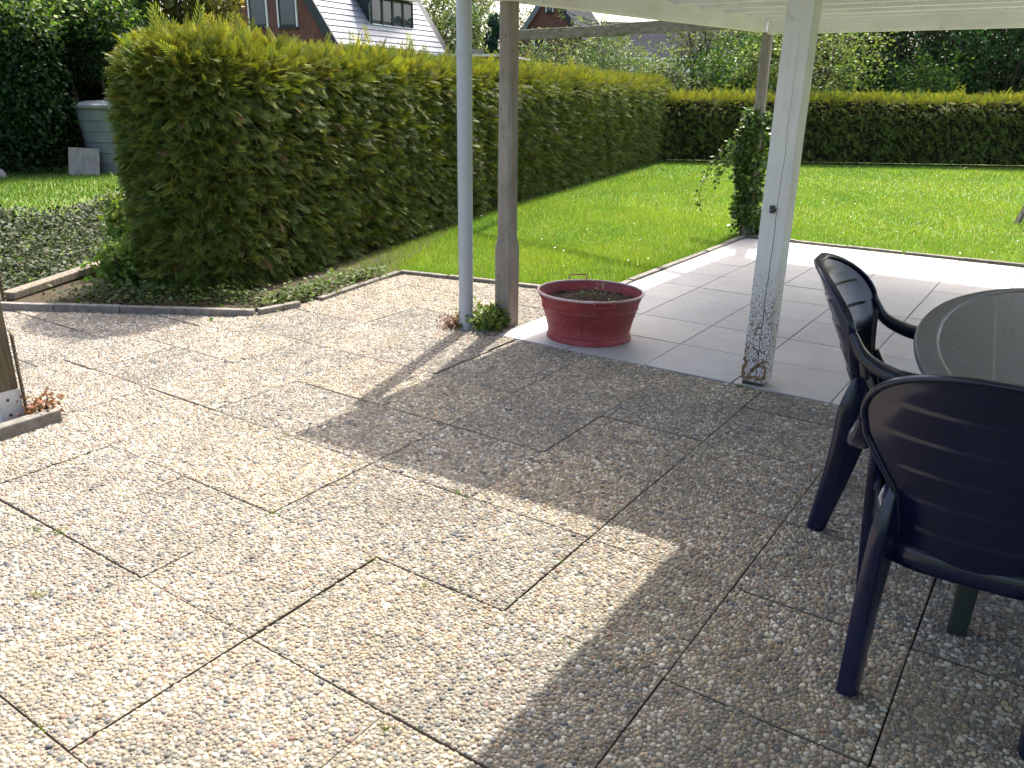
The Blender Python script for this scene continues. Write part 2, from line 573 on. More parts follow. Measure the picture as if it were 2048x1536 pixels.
# ---- scatter of many small leaves as one mesh
def frames(D, Up=None, roll=None):
    """rotation matrices whose Y axis is D; Z near Up"""
    D = D / np.linalg.norm(D, axis=1, keepdims=True)
    if Up is None:
        Up = np.tile([0, 0, 1.0], (len(D), 1))
    X = np.cross(D, Up)
    nx = np.linalg.norm(X, axis=1, keepdims=True)
    X = np.where(nx < 1e-3, np.array([[1.0, 0, 0]]), X / np.maximum(nx, 1e-6))
    Z = np.cross(X, D)
    if roll is not None:
        c, s = np.cos(roll)[:, None], np.sin(roll)[:, None]
        X, Z = X * c + Z * s, -X * s + Z * c
    return np.stack([X, D, Z], 2)


def scatter(T, F, pos, rot, scale, col, shade=None):
    """copies of template T (k,3)/F at pos with rot (n,3,3), scale (n,) or (n,3); colour per copy"""
    n, k = len(pos), len(T)
    sc = np.asarray(scale)
    if sc.ndim == 1:
        sc = sc[:, None]
    L = T[None] * sc[:, None, :] if sc.shape[1] == 3 else T[None] * sc[:, None, :]
    V = np.einsum('nij,nkj->nki', rot, L) + pos[:, None]
    FF = (F[None] + (np.arange(n) * k)[:, None, None]).reshape(-1, F.shape[1])
    cc = np.repeat(col[:, None], k, 1)
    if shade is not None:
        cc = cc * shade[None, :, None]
    return V.reshape(-1, 3), FF, cc.reshape(-1, 3)


def unit(n):
    v = rng.normal(size=(n, 3))
    return v / np.linalg.norm(v, axis=1, keepdims=True)


def colvar(base, n, v=0.25, hue=0.12):
    c = np.tile(np.array(base, float), (n, 1))
    c *= np.exp(rng.normal(0, v, (n, 1)))
    c *= np.exp(rng.normal(0, hue, (n, 3)) * [1, 0.35, 1])
    return np.clip(c, 0.002, 0.9)


LEAF_T = np.array([(0, 0, 0), (0.36, 0.45, 0.07), (0, 1.0, -0.05), (-0.36, 0.45, 0.07)])
LEAF_F = np.array([(0, 1, 2), (0, 2, 3)])
# a flat thuja spray: a rib with pairs of narrow scaly fingers
def spray(pairs):
    V, F, Sd = [], [], []

    def finger(p, ang, L, w, dz):
        d = np.array([math.sin(ang), math.cos(ang), 0])
        s_ = np.array([d[1], -d[0], 0])
        n = len(V)
        V.extend([p, p + d * L * 0.5 + s_ * w + [0, 0, dz * .3], p + d * L + [0, 0, dz], p + d * L * 0.5 - s_ * w + [0, 0, dz * .3]])
        F.extend([(n, n + 1, n + 2), (n, n + 2, n + 3)])
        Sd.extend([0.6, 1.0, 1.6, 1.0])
    finger(np.array([0, 0, 0.]), 0, 1.0, 0.024, -0.20)
    for i in range(pairs):
        t = 0.10 + 0.72 * i / max(1, pairs - 1)
        L = 0.40 * (1 - t * 0.50)
        for sgn in (-1, 1):
            tt = t + (0.04 if sgn > 0 else 0)
            finger(np.array([0, tt, -0.20 * tt * tt]), sgn * (0.72 - 0.25 * t), L, 0.027, -0.08)
    return np.array(V), np.array(F), np.array(Sd)


SPRAY_N = spray(7)
SPRAY_F = spray(4)


def vnoise(P, s, seed=0):
    """cheap smooth noise for lumps"""
    r2 = np.random.default_rng(seed)
    out = np.zeros(len(P))
    for k in range(5):
        w = r2.normal(size=(3, 3)) * s * (1 + 0.6 * k)
        ph = r2.uniform(0, 6.28, 3)
        a = np.sin(P @ w + ph)
        out += a[:, 0] * a[:, 1] + 0.5 * a[:, 2]
    return out / 5


# ================================================================== the setting
def ditch_z(x, y):
    s_ = -0.98 * x - 0.20 * y
    z = np.interp(s_, [3.5, 3.62, 3.95, 4.9, 7.25, 7.7, 9], [0, -0.03, -0.78, -0.82, -0.05, 0.0, 0.02])
    z = np.where((y < -6) | (y > 25), z * 0, z)
    pav = ((x > -1.55) & (x < 4.8) & (y > -5.5) & (y < 0.85)) | ((x > 0.12) & (x < 6.0) & (y >= 0) & (y < 4.3)) | ((x > -3) & (x < -1) & (y > -2.3) & (y < -1.7))
    return z - 0.022 - 0.03 * pav


def hedge_front(y):
    return np.interp(y, [-0.9, 0, 1.15, 5, 13.3, 30], [-2.15, -2.12, -2.42, -3.45, -5.05, -8.5])


xs = np.unique(np.concatenate([np.linspace(-600, -20, 12), np.arange(-16, 6.01, 0.22), np.linspace(8, 600, 14)]))
ys = np.unique(np.concatenate([np.linspace(-600, -12, 12), np.arange(-8, 26.01, 0.4), np.linspace(30, 600, 14)]))
X, Y = np.meshgrid(xs, ys)
Zg = ditch_z(X.ravel(), Y.ravel())
near = (np.abs(X.ravel()) < 20) & (np.abs(Y.ravel()) < 40)
Vg = np.stack([X.ravel(), Y.ravel(), Zg], 1)
nx, ny = len(xs), len(ys)
ii = (np.arange(ny - 1)[:, None] * nx + np.arange(nx - 1)[None]).ravel()
Fg = np.stack([ii, ii + 1, ii + nx + 1, ii + nx], 1)
tag(nobj('ground', Vg, Fg, 'ground', None, None, True), kind='structure')

# ---- exposed aggregate slabs, pebble by pebble
PAL = np.array([(0.50, 0.46, 0.38), (0.56, 0.53, 0.46), (0.40, 0.34, 0.25), (0.46, 0.37, 0.24), (0.33, 0.27, 0.20), (0.24, 0.21, 0.17),
                (0.26, 0.25, 0.23), (0.17, 0.17, 0.17), (0.11, 0.12, 0.135), (0.20, 0.205, 0.22), (0.30, 0.20, 0.155), (0.34, 0.25, 0.20), (0.62, 0.60, 0.55), (0.36, 0.33, 0.28), (0.19, 0.12, 0.10)])
PAL = PAL * [0.95, 0.925, 0.90]
PW = np.array([15, 11, 13, 6, 10, 9, 10, 7, 5, 4, 4, 4, 5, 12, 2], float)
PW /= PW.sum()
kk = 8
ang = np.arange(kk) * 2 * math.pi / kk
PEB_T = np.concatenate([np.stack([np.cos(ang), np.sin(ang), 0 * ang], 1), np.stack([0.80 * np.cos(ang + .2), 0.80 * np.sin(ang + .2), 0 * ang + 0.66], 1), [[0, 0, 1.0]]])
PEB_F = []
for k in range(kk):
    j = (k + 1) % kk
    PEB_F += [(k, j, kk + j), (k, kk + j, kk + k), (kk + k, kk + j, 2 * kk)]
PEB_F = np.array(PEB_F)


def pebble_mesh(w, h, seed, mask=None):
    r2 = np.random.default_rng(seed)
    cell = 0.0106
    gx, gy = int(w / cell) + 3, int(h / cell) + 3
    grid = {}
    P = []
    for rad, tries in ((0.0088, 220), (0.0069, 1600), (0.0053, 4600), (0.0041, 7000), (0.0031, 7000)):
        tries = int(tries * w * h / 0.25)
        pts = r2.uniform((0.003, 0.003), (w - 0.003, h - 0.003), (tries, 2))
        rr = rad * r2.uniform(0.85, 1.18, tries)
        for (x, y), r in zip(pts, rr):
            cx, cy = int(x / cell), int(y / cell)
            ok = True
            for a in (cx - 1, cx, cx + 1):
                for b_ in (cy - 1, cy, cy + 1):
                    for (qx, qy, qr) in grid.get((a, b_), ()):
                        dd = (r + qr) * 0.86
                        if (x - qx) ** 2 + (y - qy) ** 2 < dd * dd:
                            ok = False
                            break
                    if not ok: break
                if not ok: break
            if ok:
                grid.setdefault((cx, cy), []).append((x, y, r))
                P.append((x, y, r))
    P = np.array(P)
    if mask is not None:
        P = P[mask(P[:, 0], P[:, 1])]
    n = len(P)
    th = r2.uniform(0, 6.283, n)
    asp = r2.uniform(1.0, 1.5, n)
    A = P[:, 2] * np.sqrt(asp) * 1.06
    B = P[:, 2] / np.sqrt(asp) * 1.06
    H = P[:, 2] * r2.uniform(0.42, 0.85, n) + 0.0006
    L = PEB_T[None] * np.stack([A, B, H], 1)[:, None, :]
    L[:, :, :2] *= r2.uniform(0.86, 1.1, (n, len(PEB_T)))[:, :, None]
    L[:, kk:, :2] += r2.normal(0, 0.10, (n, 1, 2)) * P[:, 2][:, None, None]
    c, s_ = np.cos(th), np.sin(th)
    Xp = L[:, :, 0] * c[:, None] - L[:, :, 1] * s_[:, None] + P[:, 0:1]
    Yp = L[:, :, 0] * s_[:, None] + L[:, :, 1] * c[:, None] + P[:, 1:2]
    Xp, Yp = np.clip(Xp, 0, w), np.clip(Yp, 0, h)
    V = np.stack([Xp, Yp, L[:, :, 2] - 0.0035], 2).reshape(-1, 3)
    V[:, 0] -= w / 2
    V[:, 1] -= h / 2
    F = (PEB_F[None] + (np.arange(n) * len(PEB_T))[:, None, None]).reshape(-1, 3)
    col = PAL[r2.choice(len(PAL), n, p=PW)] * np.exp(r2.normal(0, 0.16, (n, 1)))
    col = np.repeat(col[:, None], len(PEB_T), 1).reshape(-1, 3)
    return nmesh('pebbles', V, F, 'pebble', np.clip(col, 0.02, 0.72), True)


def slab_mesh(w, h):
    mb = MB().box((-w / 2, -h / 2, -0.05), (w / 2, h / 2, -0.003))
    me = bpy.data.meshes.new('slab')
    me.from_pydata(mb.v, [], mb.f)
    me.materials.append(MAT['cement'])
    return me


FULL = [pebble_mesh(0.4995, 0.4995, 100 + i) for i in range(7)]
CUTY = [pebble_mesh(0.4995, 0.280, 200 + i) for i in range(2)]
CUTX = [pebble_mesh(0.276, 0.4995, 300 + i) for i in range(2)]
SLAB = {'f': slab_mesh(0.4995, 0.4995), 'y': slab_mesh(0.4995, 0.280), 'x': slab_mesh(0.276, 0.4995)}
paving = nobj('aggregate_paving', [(-3.3, -5.6, -0.018), (4.9, -5.6, -0.018), (4.9, 0.0, -0.018), (0.03, 0.0, -0.018), (0.03, 1.3, -0.018), (-1.69, 1.0, -0.018), (-1.6, -0.5, -0.018), (-3.3, -1.5, -0.018)],
              [[0, 1, 2, 3, 4, 5, 6, 7]], 'joint_sand')
tag(paving, kind='structure')
cnt = [0]


def place_slab(kind, cx, cy, tilt=0.0022, dz=0.0):
    cnt[0] += 1
    i = cnt[0]
    s_ = link(bpy.data.objects.new('slab', SLAB[kind]), paving)
    s_.location = (cx + random.gauss(0, 0.0012), cy + random.gauss(0, 0.0012), dz + random.gauss(0, 0.0012))
    s_.rotation_euler = (random.gauss(0, tilt), random.gauss(0, tilt), random.gauss(0, 0.002))
    me = {'f': FULL, 'y': CUTY, 'x': CUTX}[kind]
    p = link(bpy.data.objects.new('pebbles', me[i * 5 % len(me)]), s_)
    p.rotation_euler = (0, 0, (math.pi / 2 * random.randrange(4)) if kind == 'f' else math.pi * random.randrange(2))
    p['kind'] = 'stuff'


XJ = [0.158 + 0.504 * k for k in range(-3, 10)]            # joints running away from the house
YJ = [-0.292 - 0.506 * k for k in range(0, 10)]
for a in range(len(XJ) - 1):
    cx = (XJ[a] + XJ[a + 1]) / 2
    for b_ in range(len(YJ) - 1):
        cy = (YJ[b_] + YJ[b_ + 1]) / 2
        if cx < -0.85 and cy < -2.33:
            continue
        place_slab('f', cx, cy)
    if cx > 0.1:
        place_slab('y', cx, -0.150)
    else:
        for cy in (-0.038, 0.468, 0.974):
            if cy > 0.9:
                continue
            place_slab('f', cx - (0.0 if cx < -0.3 else 0.02), cy)
for xa, xb in ((XJ[0] - 0.28, XJ[0] - 0.004), (XJ[0], XJ[1] - 0.004), (XJ[1], XJ[2] - 0.004), (XJ[2], 0.0)):
    ya, hh = 0.7235, lambda x: 1.295 + 0.1873 * x - 0.7235          # cut to the line of the lawn kerb
    s_ = MB().prism([(xa, ya), (xb, ya), (xb, ya + hh(xb)), (xa, ya + hh(xa))], -0.05, -0.003).build('slab', 'cement', paving)
    w_ = xb - xa
    p = link(bpy.data.objects.new('pebbles', pebble_mesh(w_, hh(xb), 400 + int(xa * 10), lambda x, y, xa=xa: y < hh(x + xa) - 0.006)), s_)
    p.location = (xa + w_ / 2, ya + hh(xb) / 2, 0)
    p['kind'] = 'stuff'
for cy in (0.468, -0.038, -0.547, -1.056, -1.566, -2.075):
    place_slab('x', XJ[0] - 0.142, cy)
# the older, slightly lower slabs beyond the dark joint
for i, cx in enumerate((-1.905, -2.412, -2.918)):
    for cy in (-1.185, -1.692, -2.199):
        place_slab('f', cx + random.gauss(0, 0.006), cy + random.gauss(0, 0.006), 0.006, -0.012)
place_slab('y', -1.905, -0.79, 0.004, -0.012)

# ---- pale tiles
tiles = nobj('tile_terrace', [(0.0, 0.0, -0.030), (6.1, 0.0, -0.030), (6.1, 4.53, -0.030), (0.0, 4.53, -0.030)], [[0, 1, 2, 3]], 'joint_sand')
tag(tiles, kind='structure')
mb = MB().box((-0.2476, -0.2476, -0.045), (0.2476, 0.2476, 0.0))
tme = bpy.data.meshes.new('tile')
tme.from_pydata(mb.v, [], mb.f)
tme.materials.append(MAT['tile'])
_bm = bmesh.new()
_bm.from_mesh(tme)
bmesh.ops.bevel(_bm, geom=[e for e in _bm.edges if min(v.co.z for v in e.verts) > -0.01], offset=0.0025, segments=1, affect='EDGES')
_bm.to_mesh(tme)
_bm.free()
for i in range(12):
    for j in range(9):
        t = link(bpy.data.objects.new('tile', tme), tiles)
        t.location = (0.25 + 0.5 * i + random.gauss(0, .0006), 0.25 + 0.5 * j + random.gauss(0, .0006), 0.002 + random.gauss(0, 0.0008))
        t.rotation_euler = (random.gauss(0, 0.0012), random.gauss(0, 0.0012), random.gauss(0, 0.0008) + math.pi / 2 * random.randrange(4))

# ---- kerb stones
kerbs = empty('kerb_edging', (0, 0, 0))
tag(kerbs, kind='structure')


def kerb_line(p, q, w=0.055, top=0.012, n=None, z0=-0.10, wob=0.004, last=None):
    p, q = np.array(p), np.array(q)
    L = np.linalg.norm(q - p)
    n = n or max(1, round(L / 0.5))
    d = (q - p) / L
    for i in range(n):
        a, b_ = p + d * (L * i / n + 0.003), p + d * (L * (i + 1) / n - 0.003)
        o = MB().bar((a[0], a[1], (top + z0) / 2), (b_[0], b_[1], (top + z0) / 2), w, top - z0).build('kerb_stone', 'kerb', kerbs, bevel=0.006)
        o.location = (random.gauss(0, wob), random.gauss(0, wob), random.gauss(0, wob * 0.7))


kerb_line((-3.16, -1.50), (-1.57, -0.57), 0.05, 0.036, 4, wob=0.002)
kerb_line((-1.56, -0.55), (-1.51, -0.24), 0.05, 0.034, 1)
kerb_line((-1.52, -0.05), (-1.70, 1.0), 0.05, 0.022, 2)
kerb_line((-1.70, 1.02), (0.03, 1.345), 0.05, 0.022, 4)
kerb_line((-0.035, 1.36), (-0.035, 4.55), 0.055, 0.016, 6)
kerb_line((-0.02, 4.565), (6.1, 4.575), 0.055, 0.022, 12)
kerb_line((-0.80, -2.29), (-0.765, -3.2), 0.06, 0.055, 2)

# ---- soil under the hedge and round the timber post
bed = nobj('planting_bed', [(-3.5, -1.62, 0.02), (-1.62, -0.53, 0.022), (-1.56, -0.25, 0.015), (-1.56, 0.0, 0.01), (-1.73, 1.0, 0.0), (-2.0, 1.4, -0.01), (-3.3, 4.2, -0.01), (-4.3, 4.2, -0.012), (-3.4, 0.0, 0.0)],
           [[0, 1, 2, 3, 4, 5, 6, 7, 8]], 'bed_soil')
tag(bed, kind='structure')
tag(nobj('post_bed', [(-3.2, -5.4, 0.008), (-0.79, -5.4, 0.008), (-0.80, -2.32, 0.008), (-1.36, -2.33, 0.004), (-3.2, -2.45, 0.0)], [[0, 1, 2, 3, 4]], 'bed_soil'), kind='structure')


# ================================================================== lawn
def in_lawn(x, y):
    a = (x < -0.06) & (y > 1.36 + 0.19 * x) & (x > hedge_front(y) + 0.05)
    b_ = (x >= -0.06) & (y > 4.61)
    c = (x > hedge_front(y) + 0.05) & (x < -1.74) & (y > 0.55)
    return (a | b_ | c) & (y < 13.25 + 0.582 * (x + 5)) & (x < 6.5)


BL_T = np.array([(-0.5, 0, 0), (0.5, 0, 0), (0.0, 1, 0.0)])
BL_F = np.array([(0, 1, 2)])


def blades(pts, hmin, hmax, w, base, lean=0.35):
    n = len(pts)
    az = rng.uniform(0, 6.283, n)
    tl = np.abs(rng.normal(0, lean, n))
    D = np.stack([np.cos(az) * np.sin(tl), np.sin(az) * np.sin(tl), np.cos(tl)], 1)
    rot = frames(D, unit(n))
    h = rng.uniform(hmin, hmax, n)
    sc = np.stack([w * rng.uniform(0.7, 1.4, n), h, h], 1)
    patch = vnoise(np.c_[pts[:, :2], 0 * pts[:, 0]], 1.1, 3)
    col = colvar(base, n, 0.22, 0.10) * (1 + 0.22 * patch[:, None] * [1.9, 0.9, 0.6])
    dry = rng.random(n) < 0.05
    col[dry] = colvar((0.30, 0.25, 0.10), dry.sum(), 0.2)
    return scatter(BL_T, BL_F, pts, rot, sc, np.clip(col, 0.005, 0.6))


def ground_pts(n, x0, x1, y0, y1, mask):
    p = rng.uniform((x0, y0), (x1, y1), (n, 2))
    p = p[mask(p[:, 0], p[:, 1])]
    return np.c_[p, ditch_z(p[:, 0], p[:, 1])]


def join(parts):
    V, F, K, n = [], [], [], 0
    for v, f, c in parts:
        V.append(v); F.append(f + n); K.append(c)
        n += len(v)
    return np.concatenate(V), np.concatenate(F), np.concatenate(K)


parts = []
for (y0, y1, x0, x1, dens, w, h0, h1) in ((0.5, 3.2, -3.2, 0.0, 9000, 0.0045, 0.022, 0.060), (3.2, 6.0, -4.0, 0.0, 5500, 0.0060, 0.022, 0.055), (4.6, 6.0, 0.0, 6.5, 4500, 0.0062, 0.022, 0.055),
                                          (6.0, 10.0, -4.6, 5.5, 2300, 0.0095, 0.022, 0.055), (10.0, 20.0, -5.6, 5.5, 1000, 0.015, 0.022, 0.055)):
    pts = ground_pts(int(dens * (y1 - y0) * (x1 - x0)), x0, x1, y0, y1, in_lawn)
    parts.append(blades(pts, h0, h1, w, (0.158, 0.262, 0.042)))
edge = []
for p, q in (((-0.075, 1.4), (-0.075, 4.5)), ((0, 4.63), (6, 4.64)), ((-1.7, 1.1), (-0.1, 1.42))):       # longer grass along the kerbs
    t = rng.random(900)[:, None]
    e = np.array(p) * (1 - t) + np.array(q) * t + np.abs(rng.normal(0, 0.035, (900, 2))) * [-1, 1]
    edge.append(e)
e = np.concatenate(edge)
parts.append(blades(np.c_[e, 0 * e[:, 0] - 0.02], 0.04, 0.10, 0.0055, (0.12, 0.23, 0.032), 0.5))
V, F, K = join(parts)
tag(nobj('lawn_grass', V, F, 'grass', None, K), 'short sunlit lawn grass between the clipped hedges and the terrace', 'grass', kind='stuff')

# the neighbour's grass beyond the ditch
pts = ground_pts(60000, -14, -6.5, -1.5, 6.5, lambda x, y: (-0.98 * x - 0.2 * y > 7.1 + 0.25 * np.sin(x * 3 + y * 2)) & (-0.98 * x - 0.2 * y < 11.2))
V, F, K = blades(pts, 0.02, 0.07, 0.014, (0.10, 0.18, 0.028))
tag(nobj('neighbour_grass', V, F, 'grass', None, K), 'mown grass strip in front of the dark ivy hedge', 'grass', kind='stuff')

# daisies and clover heads in the lawn
p = ground_pts(2600, -4, 5, 1.4, 17, in_lawn)
p = p[vnoise(np.c_[p[:, :2], 0 * p[:, 0]], 0.9, 11) > 0.02][:230]
DT = np.concatenate([[[0, 0, 0.25]], np.stack([np.cos(ang), np.sin(ang), 0 * ang], 1)])
DF = np.array([(0, k + 1, (k + 1) % kk + 1) for k in range(kk)])
n = len(p)
rot = frames(unit(n) * 0.35 + [0, 0.0, 0.0] + np.array([0, 1.0, 0]), np.tile([0, 0, 1.0], (n, 1)))
V, F, K = scatter(DT, DF, p + [0, 0, 0.062], rot, rng.uniform(0.005, 0.010, n), colvar((0.72, 0.72, 0.68), n, 0.06, 0.02))
tag(nobj('daisies', V, F, 'flower', None, K), 'small white daisies scattered in the lawn', 'flowers', kind='stuff')


# ================================================================== hedges
def hedge(name, label, path, hw, h0, h1, dens, seed, cat='hedge', group=None, near_len=0.0, tip=0.10, ztop=None, face=None):
    """clipped conifer hedge along a path; h(t) from h0 to h1; domed top"""
    P = np.array(path, float)
    seg = np.linalg.norm(np.diff(P, axis=0), axis=1)
    cum = np.concatenate([[0], np.cumsum(seg)])
    L = cum[-1]
    root = empty(name, (P[0][0], P[0][1], 0))
    tag(root, label, cat, group)
    off = np.array([P[0][0], P[0][1], 0])

    def frame(t):
        x = np.interp(t, cum, P[:, 0]); y = np.interp(t, cum, P[:, 1])
        e = 0.05
        dx = np.interp(np.minimum(t + e, L), cum, P[:, 0]) - np.interp(np.maximum(t - e, 0), cum, P[:, 0])
        dy = np.interp(np.minimum(t + e, L), cum, P[:, 1]) - np.interp(np.maximum(t - e, 0), cum, P[:, 1])
        d = np.stack([dx, dy], 1)
        d /= np.linalg.norm(d, axis=1, keepdims=True)
        return np.stack([x, y], 1), d
    # profile of half the section: up the side, over the domed top
    prof = np.array([(1.0, 0.02), (1.02, 0.30), (1.02, 0.64), (0.99, 0.84), (0.86, 0.945), (0.50, 0.99), (0.0, 1.0)])
    prof = np.concatenate([prof, prof[-2::-1] * [-1, 1]])
    pl = np.concatenate([[0], np.cumsum(np.linalg.norm(np.diff(prof * [hw, h0], axis=0), axis=1))])
    per = pl[-1]

    def surf(t, s_):
        """t along, s around (0..per) -> position, outward normal"""
        c, d = frame(t)
        H = np.interp(t, [0, L], [h0, h1])
        a = np.interp(s_, pl, prof[:, 0]) * hw
        b_ = np.interp(s_, pl, prof[:, 1]) * H
        a2 = np.interp(np.minimum(s_ + .02, per), pl, prof[:, 0]) * hw - np.interp(np.maximum(s_ - .02, 0), pl, prof[:, 0]) * hw
        b2 = (np.interp(np.minimum(s_ + .02, per), pl, prof[:, 1]) - np.interp(np.maximum(s_ - .02, 0), pl, prof[:, 1])) * H
        side = np.stack([d[:, 1], -d[:, 0]], 1)
        nrm2 = np.stack([b2, -a2], 1)
        nrm2 /= np.maximum(np.linalg.norm(nrm2, axis=1, keepdims=True), 1e-6)
        # rounded near end
        endr = hw * 0.85
        k = np.clip(t / endr, 0, 1)
        sq = np.sqrt(np.clip(1 - (1 - k) ** 2, 0.0, 1))
        pos = np.c_[c + side * (a * (0.42 + 0.58 * sq))[:, None], b_ * (0.90 + 0.10 * sq)]
        nr = np.c_[side * nrm2[:, :1], nrm2[:, 1]]
        nr[:, :2] -= d * ((1 - k) * 1.3)[:, None]
        nr /= np.linalg.norm(nr, axis=1, keepdims=True)
        lump = vnoise(pos * [1, 1, 0.6], 2.2, seed) * 0.055 + vnoise(pos * [1, 1, 0.25], 5.0, seed + 1) * 0.035
        return pos + nr * lump[:, None], nr, H
    # dark core and end caps; their colour stands in for shade between the sprays
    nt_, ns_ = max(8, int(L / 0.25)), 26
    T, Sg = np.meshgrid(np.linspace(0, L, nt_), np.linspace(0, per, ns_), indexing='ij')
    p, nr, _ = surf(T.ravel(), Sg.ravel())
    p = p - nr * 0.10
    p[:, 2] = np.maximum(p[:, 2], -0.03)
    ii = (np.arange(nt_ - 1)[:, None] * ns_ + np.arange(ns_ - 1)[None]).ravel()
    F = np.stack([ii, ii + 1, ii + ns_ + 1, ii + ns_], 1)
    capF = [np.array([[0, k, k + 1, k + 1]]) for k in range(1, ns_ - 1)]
    nobj('shade_core', p - off, F, 'hollow', root, None, True)
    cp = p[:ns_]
    MB().add(cp - off, [tuple(range(ns_))]).build('shade_core_end', 'hollow', root)
    MB().add(p[-ns_:] - off, [tuple(range(ns_ - 1, -1, -1))]).build('shade_core_end', 'hollow', root)
    # sprays
    out = []
    for near_part in ((True, False) if near_len else (False,)):
        t0, t1 = (0, near_len) if near_part else (near_len, L)
        n = int(dens * per * (t1 - t0) * (1.0 if near_part else 0.62))
        t = rng.uniform(t0, t1, n)
        if near_part:
            ne = int(n * 0.16)
            t[:ne] = rng.uniform(0, 1, ne) ** 2 * hw * 0.8
        s_ = rng.uniform(0, per, n)
        pos, nr, H = surf(t, s_)
        if near_part:                     # the rounded near end
            ne = 2400
            c0, d0 = frame(np.zeros(ne))
            sd0 = np.stack([d0[:, 1], -d0[:, 0]], 1)
            aa = rng.uniform(-0.5, 0.5, ne)
            zz = rng.uniform(0.0, 0.90, ne) * h0
            pe = np.c_[c0 + sd0 * (aa * hw)[:, None] - d0 * (0.02 + 0.05 * (1 - (aa / 0.5) ** 2))[:, None], zz]
            nrm = np.c_[-d0 + sd0 * (aa * 1.2)[:, None], 0.08 + 0 * aa]
            pos = np.concatenate([pos, pe]); nr = np.concatenate([nr, nrm / np.linalg.norm(nrm, axis=1, keepdims=True)])
            H = np.concatenate([H, np.full(ne, h0)]); t = np.concatenate([t, np.zeros(ne)])
        if face is not None:
            keep = (nr @ np.array(face) > -0.35) | (nr[:, 2] > 0.25) | (t < hw)
            pos, nr, H, t = pos[keep], nr[keep], H[keep], t[keep]
        n = len(pos)
        zr = pos[:, 2] / H
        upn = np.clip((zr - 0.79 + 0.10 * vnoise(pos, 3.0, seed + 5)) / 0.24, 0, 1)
        depth = rng.uniform(0.0, 0.11, n)
        D = nr * 0.9 + unit(n) * 0.62
        D[:, 2] += -0.20 * (1 - upn) + 0.75 * upn
        pos = pos - nr * depth[:, None] - nr * 0.02
        pos[:, 2] = np.maximum(pos[:, 2], 0.02)
        Up = nr * 0.35 + unit(n) * 0.7 + [0, 0, 0.6]
        rot = frames(D, Up)
        size = tip * rng.uniform(0.65, 1.45, n) * (1.0 if near_part else 1.15)
        size = np.where((upn > 0.5) & (rng.random(n) < 0.06), size * 1.4, size)
        shoot = (upn > 0.75) & (rng.random(n) < 0.010)
        size = np.where(shoot, size * 2.0, size)
        rot[shoot] = frames(unit(int(shoot.sum())) * 0.30 + [0, 0, 1.0], unit(int(shoot.sum())))
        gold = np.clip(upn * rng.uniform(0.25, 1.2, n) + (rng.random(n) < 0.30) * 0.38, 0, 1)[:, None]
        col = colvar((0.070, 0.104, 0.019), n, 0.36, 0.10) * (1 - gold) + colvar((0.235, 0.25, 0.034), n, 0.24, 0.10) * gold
        dead = rng.random(n) < 0.015 * (1 - upn)
        col[dead] = colvar((0.16, 0.10, 0.045), dead.sum(), 0.2)
        if name.startswith('cross'):
            col = np.clip(col * 1.3, 0, 0.6)
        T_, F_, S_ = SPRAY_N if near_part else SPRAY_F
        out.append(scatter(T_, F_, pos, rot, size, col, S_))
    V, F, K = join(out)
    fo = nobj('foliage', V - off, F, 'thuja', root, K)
    fo['kind'] = 'stuff'
    return root, surf


# the long hedge beside the lawn: its lawn face starts at hedge_front(y)
hp = []
for y in (-0.50, 0.2, 1.2, 3, 5, 8, 11, 13.9):
    hp.append((hedge_front(max(y, 0)) - 0.48, y))
hedge('long_thuja_hedge', 'long clipped golden green thuja hedge running from the terrace kerb along the lawn', hp, 0.48, 1.74, 1.66, 2000, 21, near_len=5.5, tip=0.105, face=(0.9, -0.4, 0.1))
hedge('cross_thuja_hedge', 'straight clipped thuja hedge closing the far end of the lawn', [(-5.6, 13.35), (-3.0, 14.95), (0, 16.7), (5.5, 19.9)], 0.42, 1.38, 1.44, 820, 31, tip=0.115, face=(0.5, -0.87, 0.1))


# ================================================================== leafy masses
def leaf_cloud(centers, radii, n, base, size, flat=0.0, var=0.28, up_bias=0.35, drop=0.0, tips=None, squash=1.0, hue=0.12, T=LEAF_T, F=LEAF_F):
    centers, radii = np.array(centers, float), np.array(radii, float)
    w = radii ** 2
    k = rng.choice(len(centers), n, p=w / w.sum())
    u = unit(n)
    r = radii[k] * rng.uniform(0.35, 1.05, n) ** 0.6
    u[:, 2] *= squash
    pos = centers[k] + u * r[:, None]
    D = u * 0.8 + unit(n) * 0.9
    D[:, 2] -= drop
    Up = u * 0.6 + unit(n) * 0.5 + [0, 0, up_bias]
    rot = frames(D, Up)
    col = colvar(base, n, var, hue)
    if tips is not None:
        g = np.clip((u[:, 2] + 0.2) * rng.uniform(0, 1, n) * (r / radii[k]), 0, 1)[:, None]
        col = col * (1 - g) + colvar(tips, n, var * 0.7, hue) * g
    sz = size * rng.uniform(0.6, 1.4, n)
    return scatter(T, F, pos, rot, sz, col)


